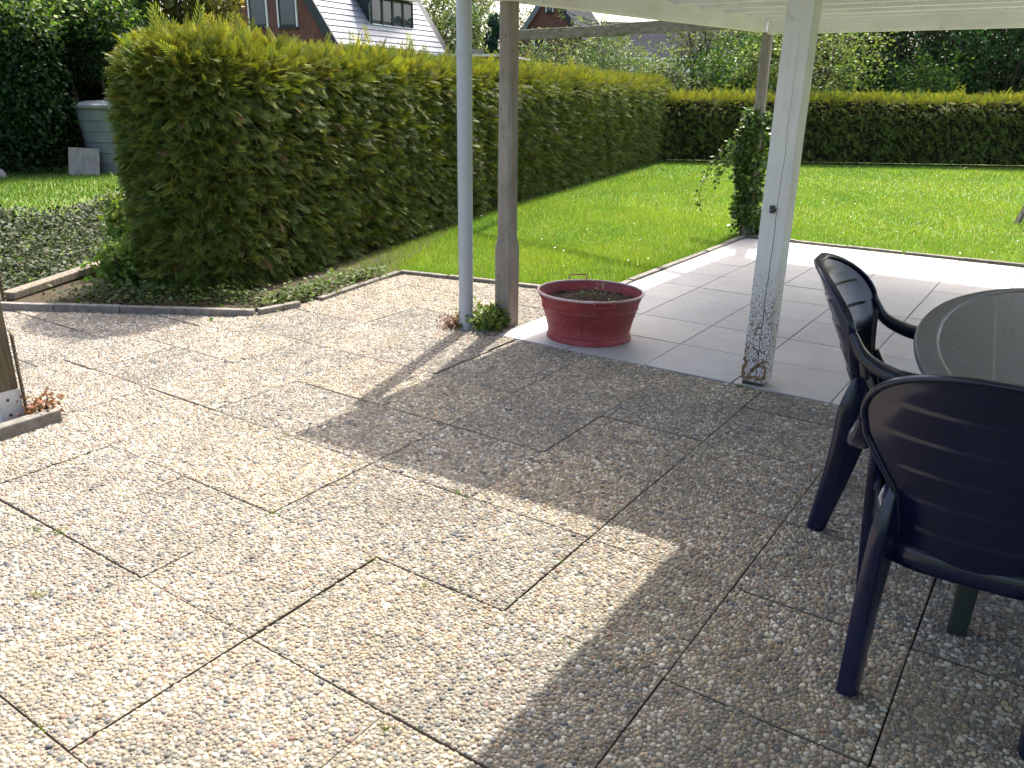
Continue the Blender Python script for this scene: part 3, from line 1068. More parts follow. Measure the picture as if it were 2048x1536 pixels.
def tree(name, label, base, height, crown_r, n, colr, leaf, mat='leaf', trunk_r=0.09, crown_z=0.45, clumps=26, group=None, tips=None, spread=1.0, var=0.3, bare=0.0, cat='tree', drop=0.0, multi=1, lo=None):
    base = np.array(base, float)
    root = empty(name, tuple(base))
    tag(root, label, cat, group)
    tr = MB()
    ctr, rad = [], []
    for s_ in range(multi):
        b0 = np.array([random.gauss(0, 0.12 * (multi > 1)), random.gauss(0, 0.12 * (multi > 1)), 0])
        top = b0 + [random.gauss(0, crown_r * 0.25), random.gauss(0, crown_r * 0.25), height * 0.86]
        pts = spline([b0, b0 * 0.5 + top * 0.35 + [random.gauss(0, .08), random.gauss(0, .08), 0], b0 * 0.3 + top * 0.7 + [random.gauss(0, .12), random.gauss(0, .12), 0], top], 8)
        tr.tube(pts, list(np.linspace(trunk_r, trunk_r * 0.18, 8)), 7)
        for k in range(max(4, clumps // multi)):
            t = random.uniform(crown_z * 0.75, 0.97)
            q = np.array(pts[min(7, int(t * 7))])
            a = random.uniform(0, 6.283)
            zz = random.uniform(crown_z, 1.0)
            e = math.sqrt(max(0.05, 1 - ((zz - (crown_z + 1) / 2) / ((1 - crown_z) / 2 + .12)) ** 2))
            rr = crown_r * e * random.uniform(0.45, 1.0) * spread
            tip_ = np.array([math.cos(a) * rr, math.sin(a) * rr, height * zz]) + b0 * 0.5
            if lo is not None:
                tip_[2] = max(tip_[2], lo)
            mid = (q + tip_) / 2 + [0, 0, 0.10 * height * random.uniform(-0.3, 0.6)]
            lp = spline([q, mid, tip_], 5)
            tr.tube(lp, list(np.linspace(trunk_r * 0.35, 0.006, 5)), 5)
            for _ in range(3):
                a2 = tip_ + np.array([random.gauss(0, 1), random.gauss(0, 1), random.gauss(0.3, 0.7)]) * crown_r * 0.24
                tr.tube([lp[3], (np.array(lp[3]) + a2) / 2 + [0, 0, .03], a2], [0.012, 0.008, 0.003], 4)
            if random.random() > bare:
                ctr.append(tip_)
                rad.append(crown_r * random.uniform(0.20, 0.40))
    tr.build('trunk', 'bark', root, smooth=True)
    V, F, K = leaf_cloud(ctr, rad, n, colr, leaf, tips=tips, var=var, drop=drop)
    cr = nobj('crown', V, F, mat, root, K)
    cr['kind'] = 'stuff'
    return root


def bush(name, label, base, w, h, n, colr, leaf, mat='leaf', tips=None, group=None, var=0.3, stems=9, drop=0.0, lean=0.5, T=LEAF_T, F=LEAF_F, cat='shrub', round_=0.32):
    base = np.array(base, float)
    root = empty(name, tuple(base))
    tag(root, label, cat, group)
    st = MB()
    ctr, rad = [], []
    for k in range(stems):
        a = random.uniform(0, 6.283)
        r = w / 2 * math.sqrt(random.random())
        hh = h * random.uniform(0.65, 1.0) * (1 - 0.35 * (r / (w / 2)) ** 2)
        tip_ = np.array([math.cos(a) * r, math.sin(a) * r, hh])
        lp = spline([(tip_[0] * 0.2, tip_[1] * 0.2, -0.02), tip_ * [0.6, 0.6, 0.5], tip_], 6)
        st.tube(lp, list(np.linspace(0.012 * max(1, h / 1.5), 0.003, 6)), 5)
        for q in (2, 3, 4, 5):
            ctr.append(np.array(lp[q]) + [random.gauss(0, w * .05), random.gauss(0, w * .05), 0])
            rad.append(max(0.05, w * round_ * random.uniform(0.45, 0.95) * (0.7 if q == 5 else 1)))
    st.build('stems', 'bark', root, smooth=True)
    ctr = np.array(ctr)
    V, F_, K = leaf_cloud(ctr, rad, n, colr, leaf, tips=tips, var=var, drop=drop, T=T, F=F)
    V[:, 2] = np.where(V[:, 2] < 0.0, np.abs(V[:, 2]) * 0.4, V[:, 2])
    fo = nobj('leaves', V, F_, mat, root, K)
    fo['kind'] = 'stuff'
    return root


def g0(px, d, py=180):
    """ground point in the direction px at distance d"""
    p = at(px, py, d)
    return np.array([p[0], p[1], -0.03])


NARROW = np.array([(0, 0, 0), (0.16, 0.4, 0.05), (0, 1.0, -0.08), (-0.16, 0.4, 0.05)])

# the big dark ivy hedge with a hollow where the barrel stands
root = empty('ivy_hedge', (-11.5, 2.0, 0))
tag(root, 'tall dark ivy hedge with pale new leaves on top, behind the grey barrel', 'hedge')
cs, rs = [], []
for px in range(-330, 480, 34):
    d = 14.3 + (2.0 if px > 100 else 0) + 0.0016 * max(0, px - 120) * 3
    x, y = g0(px, d)[:2]
    top = np.interp(px, [-330, 0, 120, 250, 470], [2.95, 2.85, 2.85, 2.75, 2.60])
    z0 = 0.5 if px < 100 else 1.55
    for z in np.arange(z0, top - 0.3, 0.42):
        cs.append((x + random.gauss(0, .12), y + random.gauss(0, .12), z))
        rs.append(random.uniform(0.48, 0.66))
    cs.append((x, y, top - 0.45)); rs.append(0.5)
    x2, y2 = g0(px, d + 1.5)[:2]
    for z in np.arange(0.4, top - 0.2, 0.55):
        cs.append((x2, y2, z)); rs.append(0.62)
for px in range(96, 262, 22):                     # the arch over the barrel
    for d, z, r_ in ((15.3, 1.95, 0.42), (15.2, 2.35, 0.45), (15.6, 2.55, 0.45)):
        x, y = g0(px, d)[:2]
        cs.append((x, y, z + random.gauss(0, .05))); rs.append(r_)
cs, rs = np.array(cs), np.array(rs)
V, F, K = leaf_cloud(cs, rs, 100000, (0.016, 0.040, 0.010), 0.075, var=0.32, drop=0.45)
zc = V[:, 2]
V2, F2, K2 = leaf_cloud(cs[cs[:, 2] > 1.9], rs[cs[:, 2] > 1.9] * 1.03, 26000, (0.09, 0.15, 0.025), 0.08, var=0.3, tips=(0.28, 0.38, 0.06))
sel = np.repeat(V2.reshape(-1, 4, 3)[:, 0, 2] > 2.15, 4)
fsel = sel.reshape(-1, 4)[:, 0]
V2 = V2[sel]; K2 = K2[sel]
F2 = (LEAF_F[None] + (np.arange(fsel.sum()) * 4)[:, None, None]).reshape(-1, 3)
V, F, K = join([(V, F, K), (V2, F2, K2)])
V[:, 2] = np.maximum(V[:, 2], 0.01)
fo = nobj('leaves', V - [-11.5, 2.0, 0], F, 'leaf', root, K)
fo['kind'] = 'stuff'
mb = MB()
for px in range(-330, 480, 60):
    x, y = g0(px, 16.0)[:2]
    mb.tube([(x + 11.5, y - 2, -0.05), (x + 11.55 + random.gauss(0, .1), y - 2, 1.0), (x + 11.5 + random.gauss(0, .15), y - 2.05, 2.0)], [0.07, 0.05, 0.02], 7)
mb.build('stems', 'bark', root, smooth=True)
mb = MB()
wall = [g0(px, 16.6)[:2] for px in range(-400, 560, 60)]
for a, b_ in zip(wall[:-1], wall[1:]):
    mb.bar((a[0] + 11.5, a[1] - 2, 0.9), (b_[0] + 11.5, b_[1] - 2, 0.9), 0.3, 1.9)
mb.build('shade_core', 'hollow', root)  # solid dark bars, shade deep in the ivy put in as colour

# ground ivy on the far bank of the ditch
pts = ground_pts(90000, -9.5, -3.9, -3.5, 4.5, lambda x, y: (-0.98 * x - 0.2 * y > 4.6) & (-0.98 * x - 0.2 * y < 7.35 + 0.2 * np.sin(4 * x + 3 * y)))
n = len(pts)
pts = pts + np.c_[np.zeros((n, 2)), rng.uniform(0, 0.13, n) + 0.06 * vnoise(pts, 2.5, 5)]
D = unit(n) * [1, 1, 0.45]
rot = frames(D, np.tile([0.35, -0.15, 1.0], (n, 1)) + unit(n) * 0.55)
col = colvar((0.038, 0.054, 0.022), n, 0.4, 0.10)
pale = rng.random(n) < 0.10
col[pale] = colvar((0.10, 0.095, 0.06), pale.sum(), 0.3)
V, F, K = scatter(LEAF_T, LEAF_F, pts, rot, 0.052 * rng.uniform(0.6, 1.4, n), col)
tag(nobj('ground_ivy', V, F, 'leaf', None, K), 'low ivy and dry stems covering the ditch bank', 'ground cover', kind='stuff')

# weeds along the kerb, at the hedge foot
def weeds(n, p, q, sd, base, size, hmax, tall=None):
    t = rng.random(n)[:, None]
    e = np.array(p) * (1 - t) + np.array(q) * t + rng.normal(0, 1, (n, 2)) * sd
    z = rng.random(n) ** 1.6 * hmax
    pos = np.c_[e, z + 0.015]
    rot = frames(unit(n) * [1, 1, 0.5], np.tile([0, 0, 1.0], (n, 1)) + unit(n) * 0.5)
    return scatter(LEAF_T, LEAF_F, pos, rot, size * rng.uniform(0.5, 1.5, n), colvar(base, n, 0.3, 0.12))


W = [weeds(1500, (-2.9, -1.05), (-1.75, -0.38), 0.11, (0.055, 0.085, 0.022), 0.032, 0.10), weeds(900, (-1.72, -0.30), (-1.80, 0.9), 0.07, (0.085, 0.125, 0.032), 0.032, 0.08),
     weeds(450, (-2.95, -1.22), (-1.95, -0.66), 0.05, (0.10, 0.09, 0.04), 0.022, 0.06), weeds(350, (-1.66, -0.45), (-1.62, 0.15), 0.045, (0.10, 0.13, 0.05), 0.035, 0.05)]
# low arching growth that hangs over the diagonal kerb
V, F, K = join(W)
tag(nobj('bed_weeds', V, F, 'leaf', None, K), 'low weeds and clover at the hedge foot behind the grey kerb', 'weeds', kind='stuff')
bush('bramble', 'bright green bramble shoots beside the weathered rail at the hedge end', (-3.02, -0.60, 0.0), 0.5, 0.36, 1000, (0.10, 0.17, 0.03), 0.05, tips=(0.20, 0.28, 0.05), stems=14)
bush('nettle_clump', 'pale green leafy clump against the left end of the long hedge', (-3.42, -0.22, -0.02), 0.42, 0.80, 900, (0.12, 0.18, 0.035), 0.055, tips=(0.24, 0.30, 0.06), stems=10)
bush('wall_herb', 'green herb with pinkish stems growing at the foot of the concrete post', (-0.16, 0.10, 0.0), 0.30, 0.17, 620, (0.10, 0.16, 0.035), 0.036, tips=(0.20, 0.24, 0.07), stems=12, cat='plant', round_=0.22)
bush('dry_herb', 'withered reddish herb at the foot of the grey downpipe', (-0.34, -0.02, 0.0), 0.20, 0.06, 320, (0.24, 0.14, 0.11), 0.018, stems=8, cat='plant', round_=0.25)
bush('dead_clump', 'withered brown clump beside the timber post with the white shoe', (-0.86, -2.33, 0.0), 0.14, 0.11, 260, (0.20, 0.10, 0.06), 0.022, stems=9, cat='plant', round_=0.28)

# tufts in the joints of the paving
J = []
for (x, y, k) in ((1.40 * .8333, -2.196 * .8333, 14), (0.195, -2.822, 70), (0.10, -2.86, 40), (0.50, -3.05, 60), (1.10, -1.80, 40), (1.63, -1.88, 30), (1.40, -2.36, 25), (1.66, -1.98, 26), (2.10, -2.355, 55),
                  (0.66, -2.33, 24), (1.71, -2.86, 34), (1.17, -2.33, 22), (0.163, -1.81, 22), (1.55, -0.02, 60), (1.60, -0.04, 60), (-0.3, -1.81, 20), (1.9, -2.34, 30), (1.05, -3.33, 35), (0.68, -2.32, 20)):
    q = np.array([x, y]) + rng.normal(0, 0.012, (k, 2))
    J.append(blades(np.c_[q, 0 * q[:, 0] - 0.008], 0.012, 0.030, 0.003, (0.13, 0.19, 0.035), 0.6))
V, F, K = join(J)
tag(nobj('joint_tufts', V, F, 'grass', None, K), 'tiny grass tufts sprouting from the paving joints', 'weeds', kind='stuff')


# ================================================================== pergola
perg = empty('pergola', (0, 0, 0))
tag(perg, 'white painted timber pergola roof on concrete and timber posts over the pale tiles', 'pergola')
# painted timber post with flaking paint, a long drying crack and a steel foot
MAT['paint_post_cracked'] = painted('paint_post_cracked', (0.66, 0.66, 0.67), 0.74, 'Z')
m = MAT['paint_post_cracked']
nt = m.node_tree
b = nt.nodes['Principled BSDF']
tc = N(nt, 'ShaderNodeTexCoord').outputs['Object']
sep = N(nt, 'ShaderNodeSeparateXYZ')
nt.links.new(tc, sep.inputs[0])
wob = noise(nt, 3.0, 4, 0.6, tc, (0, 0, 1))
ma = N(nt, 'ShaderNodeMath', operation='MULTIPLY_ADD')
ma.inputs[1].default_value = 0.035
ma.inputs[2].default_value = -0.004
nt.links.new(wob, ma.inputs[0])
df = N(nt, 'ShaderNodeMath', operation='SUBTRACT')
nt.links.new(sep.outputs[0], df.inputs[0])
nt.links.new(ma.outputs[0], df.inputs[1])
ab = N(nt, 'ShaderNodeMath', operation='ABSOLUTE')
nt.links.new(df.outputs[0], ab.inputs[0])
wd = N(nt, 'ShaderNodeMapRange')
wd.inputs[1].default_value, wd.inputs[2].default_value = 0.5, 1.75
wd.inputs[3].default_value, wd.inputs[4].default_value = 0.0020, 0.0002
nt.links.new(sep.outputs[2], wd.inputs[0])
lt = N(nt, 'ShaderNodeMath', operation='LESS_THAN')
nt.links.new(ab.outputs[0], lt.inputs[0])
nt.links.new(wd.outputs[0], lt.inputs[1])
old = b.inputs['Base Color'].links[0].from_socket
nt.links.new(mix(nt, lt.outputs[0], old, (0.03, 0.02, 0.018)), b.inputs['Base Color'])

post = MB().box((-0.0625, -0.058, 0.022), (0.0625, 0.058, 2.16)).build('post', 'paint_post_cracked', perg, bevel=0.005)
post.location = (1.605, 0.074, 0)
post.rotation_euler = (0, R(0.55), 0)
post['label'] = 'white timber post, paint crackled and flaking near its foot'
foot = MB().box((-0.045, -0.045, -0.01), (0.045, 0.045, 0.0215)).box((-0.058, -0.05, 0.0), (-0.03, 0.045, 0.018)).build('post_foot', 'steel', post, bevel=0.003)
MB().box((-0.019, -0.075, 0.885), (0.005, -0.0585, 0.900)).box((-0.021, -0.075, 0.903), (0.003, -0.0585, 0.921)).box((0.003, -0.066, 0.894), (0.010, -0.0585, 0.908)).build('latch', 'pvc_dark', post, bevel=0.003)
# bare wood where the paint came off in loops
sc = MB()


def stroke(pts, w):
    pp = spline(pts, 18)
    V, F = [], []
    for i, p in enumerate(pp):
        d = pp[min(i + 1, 17)] - pp[max(i - 1, 0)]
        d = d / np.linalg.norm(d)
        s_ = np.array([-d[1], d[0]])
        ww = w * (0.6 + 0.5 * math.sin(i * 1.3) * 0.4)
        for k in (-1, 1):
            V.append((p[0] + s_[0] * ww * k, -0.0590, p[1] + s_[1] * ww * k))
    for i in range(17):
        F.append((2 * i, 2 * i + 1, 2 * i + 3, 2 * i + 2))
    sc.add(V, F)


stroke([(-0.062, 0.045), (-0.035, 0.040), (0.0, 0.052), (0.035, 0.044), (0.061, 0.062)], 0.013)
stroke([(-0.05, 0.05), (-0.058, 0.085), (-0.045, 0.115), (-0.050, 0.135), (-0.060, 0.145)], 0.014)
stroke([(-0.03, 0.05), (-0.018, 0.072), (0.0, 0.105), (0.03, 0.13), (0.061, 0.148)], 0.008)
stroke([(-0.01, 0.082), (0.01, 0.108), (0.035, 0.118), (0.055, 0.105), (0.056, 0.06)], 0.008)
scar = sc.build('bare_patch', 'bare_wood', post)


def concrete_post(x, y, top):
    mb = MB()
    prof = [(-0.05, 0.058), (0.50, 0.058), (0.56, 0.050), (top, 0.046)]
    V, F = [], []
    for z, h in prof:
        c = 0.010 if z < 0.52 else 0.016
        V += [(-h + c, -h, z), (h - c, -h, z), (h, -h + c, z), (h, h - c, z), (h - c, h, z), (-h + c, h, z), (-h, h - c, z), (-h, -h + c, z)]
    for i in range(3):
        for k in range(8):
            F.append((i * 8 + k, i * 8 + (k + 1) % 8, i * 8 + 8 + (k + 1) % 8, i * 8 + 8 + k))
    F += [tuple(range(7, -1, -1)), tuple(range(24, 32))]
    mb.add(V, F)
    p = mb.build('concrete_post', 'concrete', perg)
    p.location = (x, y, 0)
    for z, dx in ((0.32, -0.018), (0.95, 0.012), (1.32, -0.016), (1.72, 0.01)):
        hh = 0.0585 if z < 0.5 else 0.0475
        MB().tube([(dx, -hh - 0.0006, z), (dx, -hh + 0.004, z)], 0.0045, 8).build('bolt_hole', 'hollow', p)
    return p


cp1 = concrete_post(-0.098, 0.245, 1.90)
cp1['label'] = 'square concrete post with a thicker foot, herb at its base'
cp2 = concrete_post(-0.055, 4.66, 1.985)
cp2['label'] = 'concrete post wrapped in ivy at the lawn corner'
# side plate, sloping up a little away from the house
mb = MB().bar((-0.085, -0.42, 1.955), (-0.105, 4.72, 2.06), 0.085, 0.135)
mb.build('side_beam', 'paint_y', perg, bevel=0.004)
MB().bar((-0.150, -0.30, 1.995), (-0.165, 4.70, 2.085), 0.022, 0.10).build('fascia_board', 'paint_y', perg, bevel=0.003)
# cross rafters
for i, y in enumerate(np.arange(-0.30, 4.75, 0.545)):
    z = 1.955 + 0.0203 * (y + 0.42) + 0.0
    MB().bar((-0.13, y, z + 0.098), (6.0, y, z + 0.098), 0.07, 0.115).build('rafter', 'paint_x', perg, bevel=0.004)
MB().bar((-0.04, 4.62, 2.035), (6.05, 4.62, 2.035), 0.06, 0.13).build('end_beam', 'paint_x', perg, bevel=0.004)
# boarded roof, board by board along the rafters
k = 0
for x in np.arange(-0.22, 6.1, 0.152):
    z0 = 2.118
    a, b_ = (x + 0.074, -0.44 + 0.07 * (x + 0.22), z0), (x + 0.074, 4.74, z0 + 0.105)
    MB().bar(a, b_, 0.148, 0.02).build('roof_board', 'roof_sheet', perg)
MB().bar((1.57, -0.25, 2.14), (1.57, -5.8, 2.14), 0.06, 0.12).build('porch_beam', 'paint_y', perg, bevel=0.004)
for x in np.arange(1.53, 6.1, 0.152):
    MB().bar((x + 0.074, -0.22, 2.225), (x + 0.074, -5.8, 2.235), 0.148, 0.02).build('roof_board', 'roof_sheet', perg)
# weathered arm that reaches out over the lawn
arm = MB().bar((-2.87, 4.265, 2.005), (-1.25, 3.955, 2.005), 0.06, 0.105).build('rail_beam', 'wood_mossy', perg, bevel=0.006)
arm['label'] = 'mossy weathered beam reaching out over the lawn'
MB().bar((-1.36, 3.925, 2.012), (-0.12, 3.66, 2.012), 0.055, 0.105).build('rail_beam', 'wood_mossy', perg, bevel=0.006)
MB().bar((-2.80, 4.21, -0.1), (-2.80, 4.21, 1.955), 0.07, 0.07, (0, 1, 0)).build('rail_post', 'wood_old', perg, bevel=0.005)

# grey downpipe
dp = empty('downpipe', (-0.248, 0.012, 0))
tag(dp, 'smooth grey plastic downpipe standing in the paving beside the concrete post', 'pipe')
MB().tube([(0, 0, -0.05), (0.0, 0, 1.15), (0.002, 0, 2.14)], 0.0445, 28).build('pipe', 'pipe', dp, auto=40)
MB().tube([(0, 0, 2.02), (0, 0, 2.09)], 0.050, 28).build('pipe_socket', 'pipe', dp, auto=40)
MB().lathe([(0.0452, 1.62), (0.049, 1.62), (0.049, 1.645), (0.0452, 1.645)], 24).box((0.02, 0.03, 1.62), (0.05, 0.12, 1.645)).build('clamp', 'pipe', dp, auto=40)

# ================================================================== red zinc tub
tub = empty('zinc_tub', (0.47, 0.315, 0.002), R(14))
tag(tub, 'oval zinc tub painted worn red, filled with dark soil', 'tub')
AX, AY = 1.06, 0.97
prof = [(0.0, 0.012), (0.222, 0.012), (0.238, 0.0), (0.246, 0.0), (0.247, 0.006), (0.240, 0.026), (0.237, 0.038), (0.2395, 0.042), (0.2375, 0.046), (0.252, 0.11), (0.270, 0.172), (0.2755, 0.190), (0.2795, 0.194), (0.2765, 0.200), (0.2795, 0.206), (0.2785, 0.212), (0.286, 0.235), (0.299, 0.268), (0.304, 0.279)]
MB().lathe(prof, 72, ax=AX, ay=AY).lathe([(0.299, 0.279), (0.294, 0.268), (0.281, 0.235), (0.27, 0.19)], 72, ax=AX, ay=AY).build('body', 'red', tub, auto=50)
rim = [(0.3015 + 0.0075 * math.cos(t), 0.283 + 0.0075 * math.sin(t)) for t in np.linspace(0, 2 * math.pi, 11)]
MB().lathe(rim, 72, ax=AX, ay=AY).build('rim', 'red_rim', tub, auto=60)
MB().tube([(0.02, -0.2715, 0.205), (0.02, -0.259, 0.13), (0.02, -0.2335, 0.045)], 0.0022, 6).build('seam', 'red', tub, smooth=True)
# soil: an uneven mound
nr_, na_ = 22, 56
V, F = [], []
for i in range(nr_):
    r = 0.281 * i / (nr_ - 1)
    for k in range(na_):
        t = 2 * math.pi * k / na_
        V.append((r * AX * math.cos(t), r * AY * math.sin(t), 0))
V = np.array(V)
V[:, 2] = 0.222 + 0.018 * vnoise(V, 14, 4) + 0.010 * vnoise(V, 60, 8) + 0.010 * (1 - (V[:, 0] ** 2 + V[:, 1] ** 2) / 0.08)
F = [(i * na_ + k, i * na_ + (k + 1) % na_, (i + 1) * na_ + (k + 1) % na_, (i + 1) * na_ + k) for i in range(nr_ - 1) for k in range(na_)]
so = nobj('soil', V, F, 'soil', tub, None, True)
q = rng.uniform(-0.25, 0.25, (900, 2))
q = q[(q ** 2).sum(1) < 0.066]
n = len(q)
cl = nobj('soil_crumbs', *scatter(PEB_T, PEB_F, np.c_[q, np.full(n, 0.222) + 0.018 * vnoise(np.c_[q, 0 * q[:, 0]], 14, 4)], frames(unit(n)), rng.uniform(0.003, 0.008, n), colvar((0.05, 0.035, 0.022), n, 0.5))[:2], 'soil', tub)
cl['kind'] = 'stuff'
for s_, a0 in ((1, R(118)), (-1, R(298))):
    hp_ = []
    for du, dz in ((-0.058, -0.01), (-0.058, 0.028), (-0.050, 0.036), (0, 0.038), (0.050, 0.036), (0.058, 0.028), (0.058, -0.01)):
        rx, ry = 0.312 * AX * math.cos(a0), 0.312 * AY * math.sin(a0)
        tx, ty = -math.sin(a0), math.cos(a0)
        out = 0.0 if s_ > 0 else max(0, dz) * 0.35
        z = 0.282 + (dz if s_ > 0 else -dz * 0.75)
        hp_.append((rx + tx * du + math.cos(a0) * out, ry + ty * du + math.sin(a0) * out, z))
    MB().tube(hp_, 0.0042, 8).build('handle', 'red', tub, smooth=True)
# seedlings in the tub
for i, (x, y, h, k) in enumerate(((0.0, 0.14, 0.075, 40), (-0.10, 0.06, 0.03, 16), (0.17, -0.05, 0.04, 22), (-0.04, 0.10, 0.03, 16), (0.09, 0.12, 0.035, 14))):
    root = empty('seedling', (0.47 + x, 0.315 + y, 0.238))
    tag(root, ['tallest green seedling sprouting in the red tub', 'small sprout in the tub, on the side of the concrete post', 'low sprout in the tub on the side of the white post', 'small sprout beside the tallest seedling in the tub', 'short sprout near the back rim of the red tub'][i], 'seedling', 'seedlings in the tub')
    n = k
    z = rng.random(n) * h
    pos = np.c_[rng.normal(0, 0.008 + 0.2 * h, (n, 2)), z]
    V, F, K = scatter(LEAF_T, LEAF_F, pos, frames(unit(n) * [1, 1, .5]), rng.uniform(0.007, 0.016, n), colvar((0.14, 0.22, 0.05), n, 0.3))
    f_ = nobj('leaves', V, F, 'leaf', root, K)
    MB().tube([(0, 0, -0.015), (0.002, 0, h * 0.6), (0, 0.003, h)], 0.0012, 5).build('stem', 'leaf_stem' if False else 'wood_mossy', root)


# ================================================================== plastic chairs
def make_chair(name, label, loc, rz):
    root = empty(name, loc, rz)
    tag(root, label, 'chair', 'navy plastic garden chairs')
    # backrest: leaf shaped, hollow towards the sitter, laid in overlapping steps
    nu, nv = 33, 97

    def hw(v):
        w = np.interp(v, [0, 0.12, 0.3, 0.45, 0.58, 0.70], [0.165, 0.160, 0.172, 0.220, 0.260, 0.272])
        t = np.clip((v - 0.66) / 0.345, 0, 1)
        return w * np.power(np.clip(1 - t ** 2.3, 0, 1), 1 / 2.1)

    def back(u, v, off):
        x = u * hw(v)
        y = -0.195 - 0.205 * v ** 1.15
        z = 0.385 + 0.515 * v
        y = y + 0.085 * (x / 0.25) ** 2 * (0.5 + 0.5 * v) + 0.02 * (1 - v) * (u ** 2)
        st = np.mod(v * 6.2, 1.0) * 0.005 * np.clip((0.84 - np.abs(u)) / 0.08, 0, 1) * np.clip((0.93 - v) / 0.05, 0, 1)
        return np.stack([x, y + off - st, z + 0.05 * off], -1)
    U, Vv = np.meshgrid(np.linspace(-1, 1, nu), np.linspace(0, 0.998, nv))
    A = back(U, Vv, 0.005).reshape(-1, 3)
    B = back(U, Vv, -0.006).reshape(-1, 3)
    ii = (np.arange(nv - 1)[:, None] * nu + np.arange(nu - 1)[None]).ravel()
    F1 = np.stack([ii, ii + 1, ii + nu + 1, ii + nu], 1)
    F2 = F1[:, ::-1] + nu * nv
    nobj('backrest', np.concatenate([A, B]), np.concatenate([F1, F2]), 'navy', root, None, True)
    # thick rolled edge round the backrest
    ev = np.concatenate([np.linspace(0, 0.9, 30), np.linspace(0.91, 0.999, 22)])
    ed = [back(np.array(-1.0), np.array(v), 0.0) for v in ev] + [back(np.array(1.0), np.array(v), 0.0) for v in ev[::-1]]
    mb = MB()
    mb.sweep(ed, [(0.030, 0.017)] * len(ed), sides=[(0.25 * np.sign(p[0]), -1, 0.25) for p in ed], n=12, e=2.4)
    mb.build('back_edge', 'navy', root, auto=60)
    # seat: dished, with a turned-down skirt
    ns, nr2 = 48, 12
    V, F = [], []
    for i in range(nr2 + 4):
        r = min(i, nr2) / nr2
        dn = max(0, i - nr2)
        for k in range(ns):
            t = 2 * math.pi * k / ns
            c_, s_ = math.cos(t), math.sin(t)
            x = math.copysign(abs(c_) ** 0.55, c_) * (0.232 if s_ > 0 else 0.215) * r
            y = math.copysign(abs(s_) ** 0.55, s_) * 0.218 * r + 0.025
            z = 0.398 + 0.020 * r ** 2 + 0.012 * (y / 0.2) - 0.022 * max(0, r - 0.8) * 5 * (1 if s_ > 0.3 else 0.2)
            if dn:
                x *= 1 + 0.012 * dn
                y = (y - 0.025) * (1 + 0.012 * dn) + 0.025
                z -= (0.008, 0.026, 0.05)[dn - 1]
            V.append((x, y, z))
    for i in range(nr2 + 3):
        for k in range(ns):
            F.append((i * ns + k, i * ns + (k + 1) % ns, (i + 1) * ns + (k + 1) % ns, (i + 1) * ns + k))
    o_ = nobj('seat', V, F, 'navy', root, None, True)
    md = o_.modifiers.new('solid', 'SOLIDIFY')
    md.thickness = 0.006
    for sd in (-1, 1):
        e0 = back(np.array(1.0), np.array(0.66), 0.0)
        pa = spline([(sd * e0[0], e0[1], e0[2]), (sd * 0.276, -0.185, 0.655), (sd * 0.290, -0.09, 0.614), (sd * 0.292, 0.02, 0.606), (sd * 0.288, 0.13, 0.602), (sd * 0.285, 0.205, 0.588), (sd * 0.283, 0.24, 0.548)], 40)
        sz = [(0.030 + 0.028 * min(1, i / 12), 0.030 + 0.018 * math.sin(min(1, i / 39) * 3.14)) for i in range(40)]
        MB().sweep(pa, sz, side=(1, 0, 0), n=16, e=3.2).build('armrest', 'navy', root, auto=50)
        # front leg, angled section wide at the top
        pl_ = spline([(sd * 0.283, 0.222, 0.575), (sd * 0.280, 0.236, 0.42), (sd * 0.272, 0.252, 0.20), (sd * 0.262, 0.266, 0.0)], 14)
        MB().sweep(pl_, [(0.036 - 0.006 * i / 13, 0.098 - 0.048 * i / 13) for i in range(14)], side=(1, 0, 0), n=16, e=5).build('leg', 'navy', root, auto=50)
        # web between front leg and seat
        MB().sweep([(sd * 0.215, 0.16, 0.385), (sd * 0.278, 0.222, 0.40)], [(0.012, 0.07), (0.012, 0.10)], side=(0, 1, 0), n=10, e=4).build('web', 'navy', root, auto=50)
        # rear leg, running out of the back's lower edge
        pr = spline([(sd * 0.182, -0.200, 0.560), (sd * 0.186, -0.192, 0.44), (sd * 0.196, -0.215, 0.25), (sd * 0.200, -0.262, 0.0)], 18)
        MB().sweep(pr, [(0.020 + 0.026 * min(1, i / 5), 0.034 + 0.086 * math.sin(min(1, i / 7) * 1.571) - 0.062 * max(0, (i - 6) / 11)) for i in range(18)], side=(1, 0.25 * sd, 0), n=16, e=4).build('leg', 'navy', root, auto=50)
        # apron under the seat side
        MB().sweep([(sd * 0.196, -0.19, 0.375), (sd * 0.232, 0.0, 0.378), (sd * 0.262, 0.20, 0.385)], [(0.012, 0.058)] * 3, side=(1, 0, 0), n=10, e=5).build('apron', 'navy', root, auto=50)
    return root


make_chair('garden_chair', 'navy plastic garden chair with hollow high back, its back towards the white post', (2.522, -1.066, 0.0), R(-85))
make_chair('garden_chair', 'navy plastic garden chair drawn up to the rounded end of the oval table', (2.768, -1.825, 0.0), R(2))

# ================================================================== oval table
tb = empty('garden_table', (2.985, -1.09, 0.0), R(5))
tag(tb, 'oval grey green plastic garden table with a ridged rim and planked top', 'table')
A_, B_ = 0.525, 0.955


def oval(inset, n=96):
    return [((A_ - inset) * math.copysign(abs(math.cos(t)) ** 0.94, math.cos(t)), (B_ - inset) * math.copysign(abs(math.sin(t)) ** 0.94, math.sin(t))) for t in np.linspace(0, 2 * math.pi, n, endpoint=False)]


def rings(prof, n=96):
    mb = MB()
    V, F = [], []
    for ins, z in prof:
        V += [(x, y, z) for x, y in oval(ins, n)]
    for i in range(len(prof) - 1):
        for k_ in range(n):
            F.append((i * n + k_, (i + 1) * n + k_, (i + 1) * n + (k_ + 1) % n, i * n + (k_ + 1) % n))
    return mb.add(V, F)


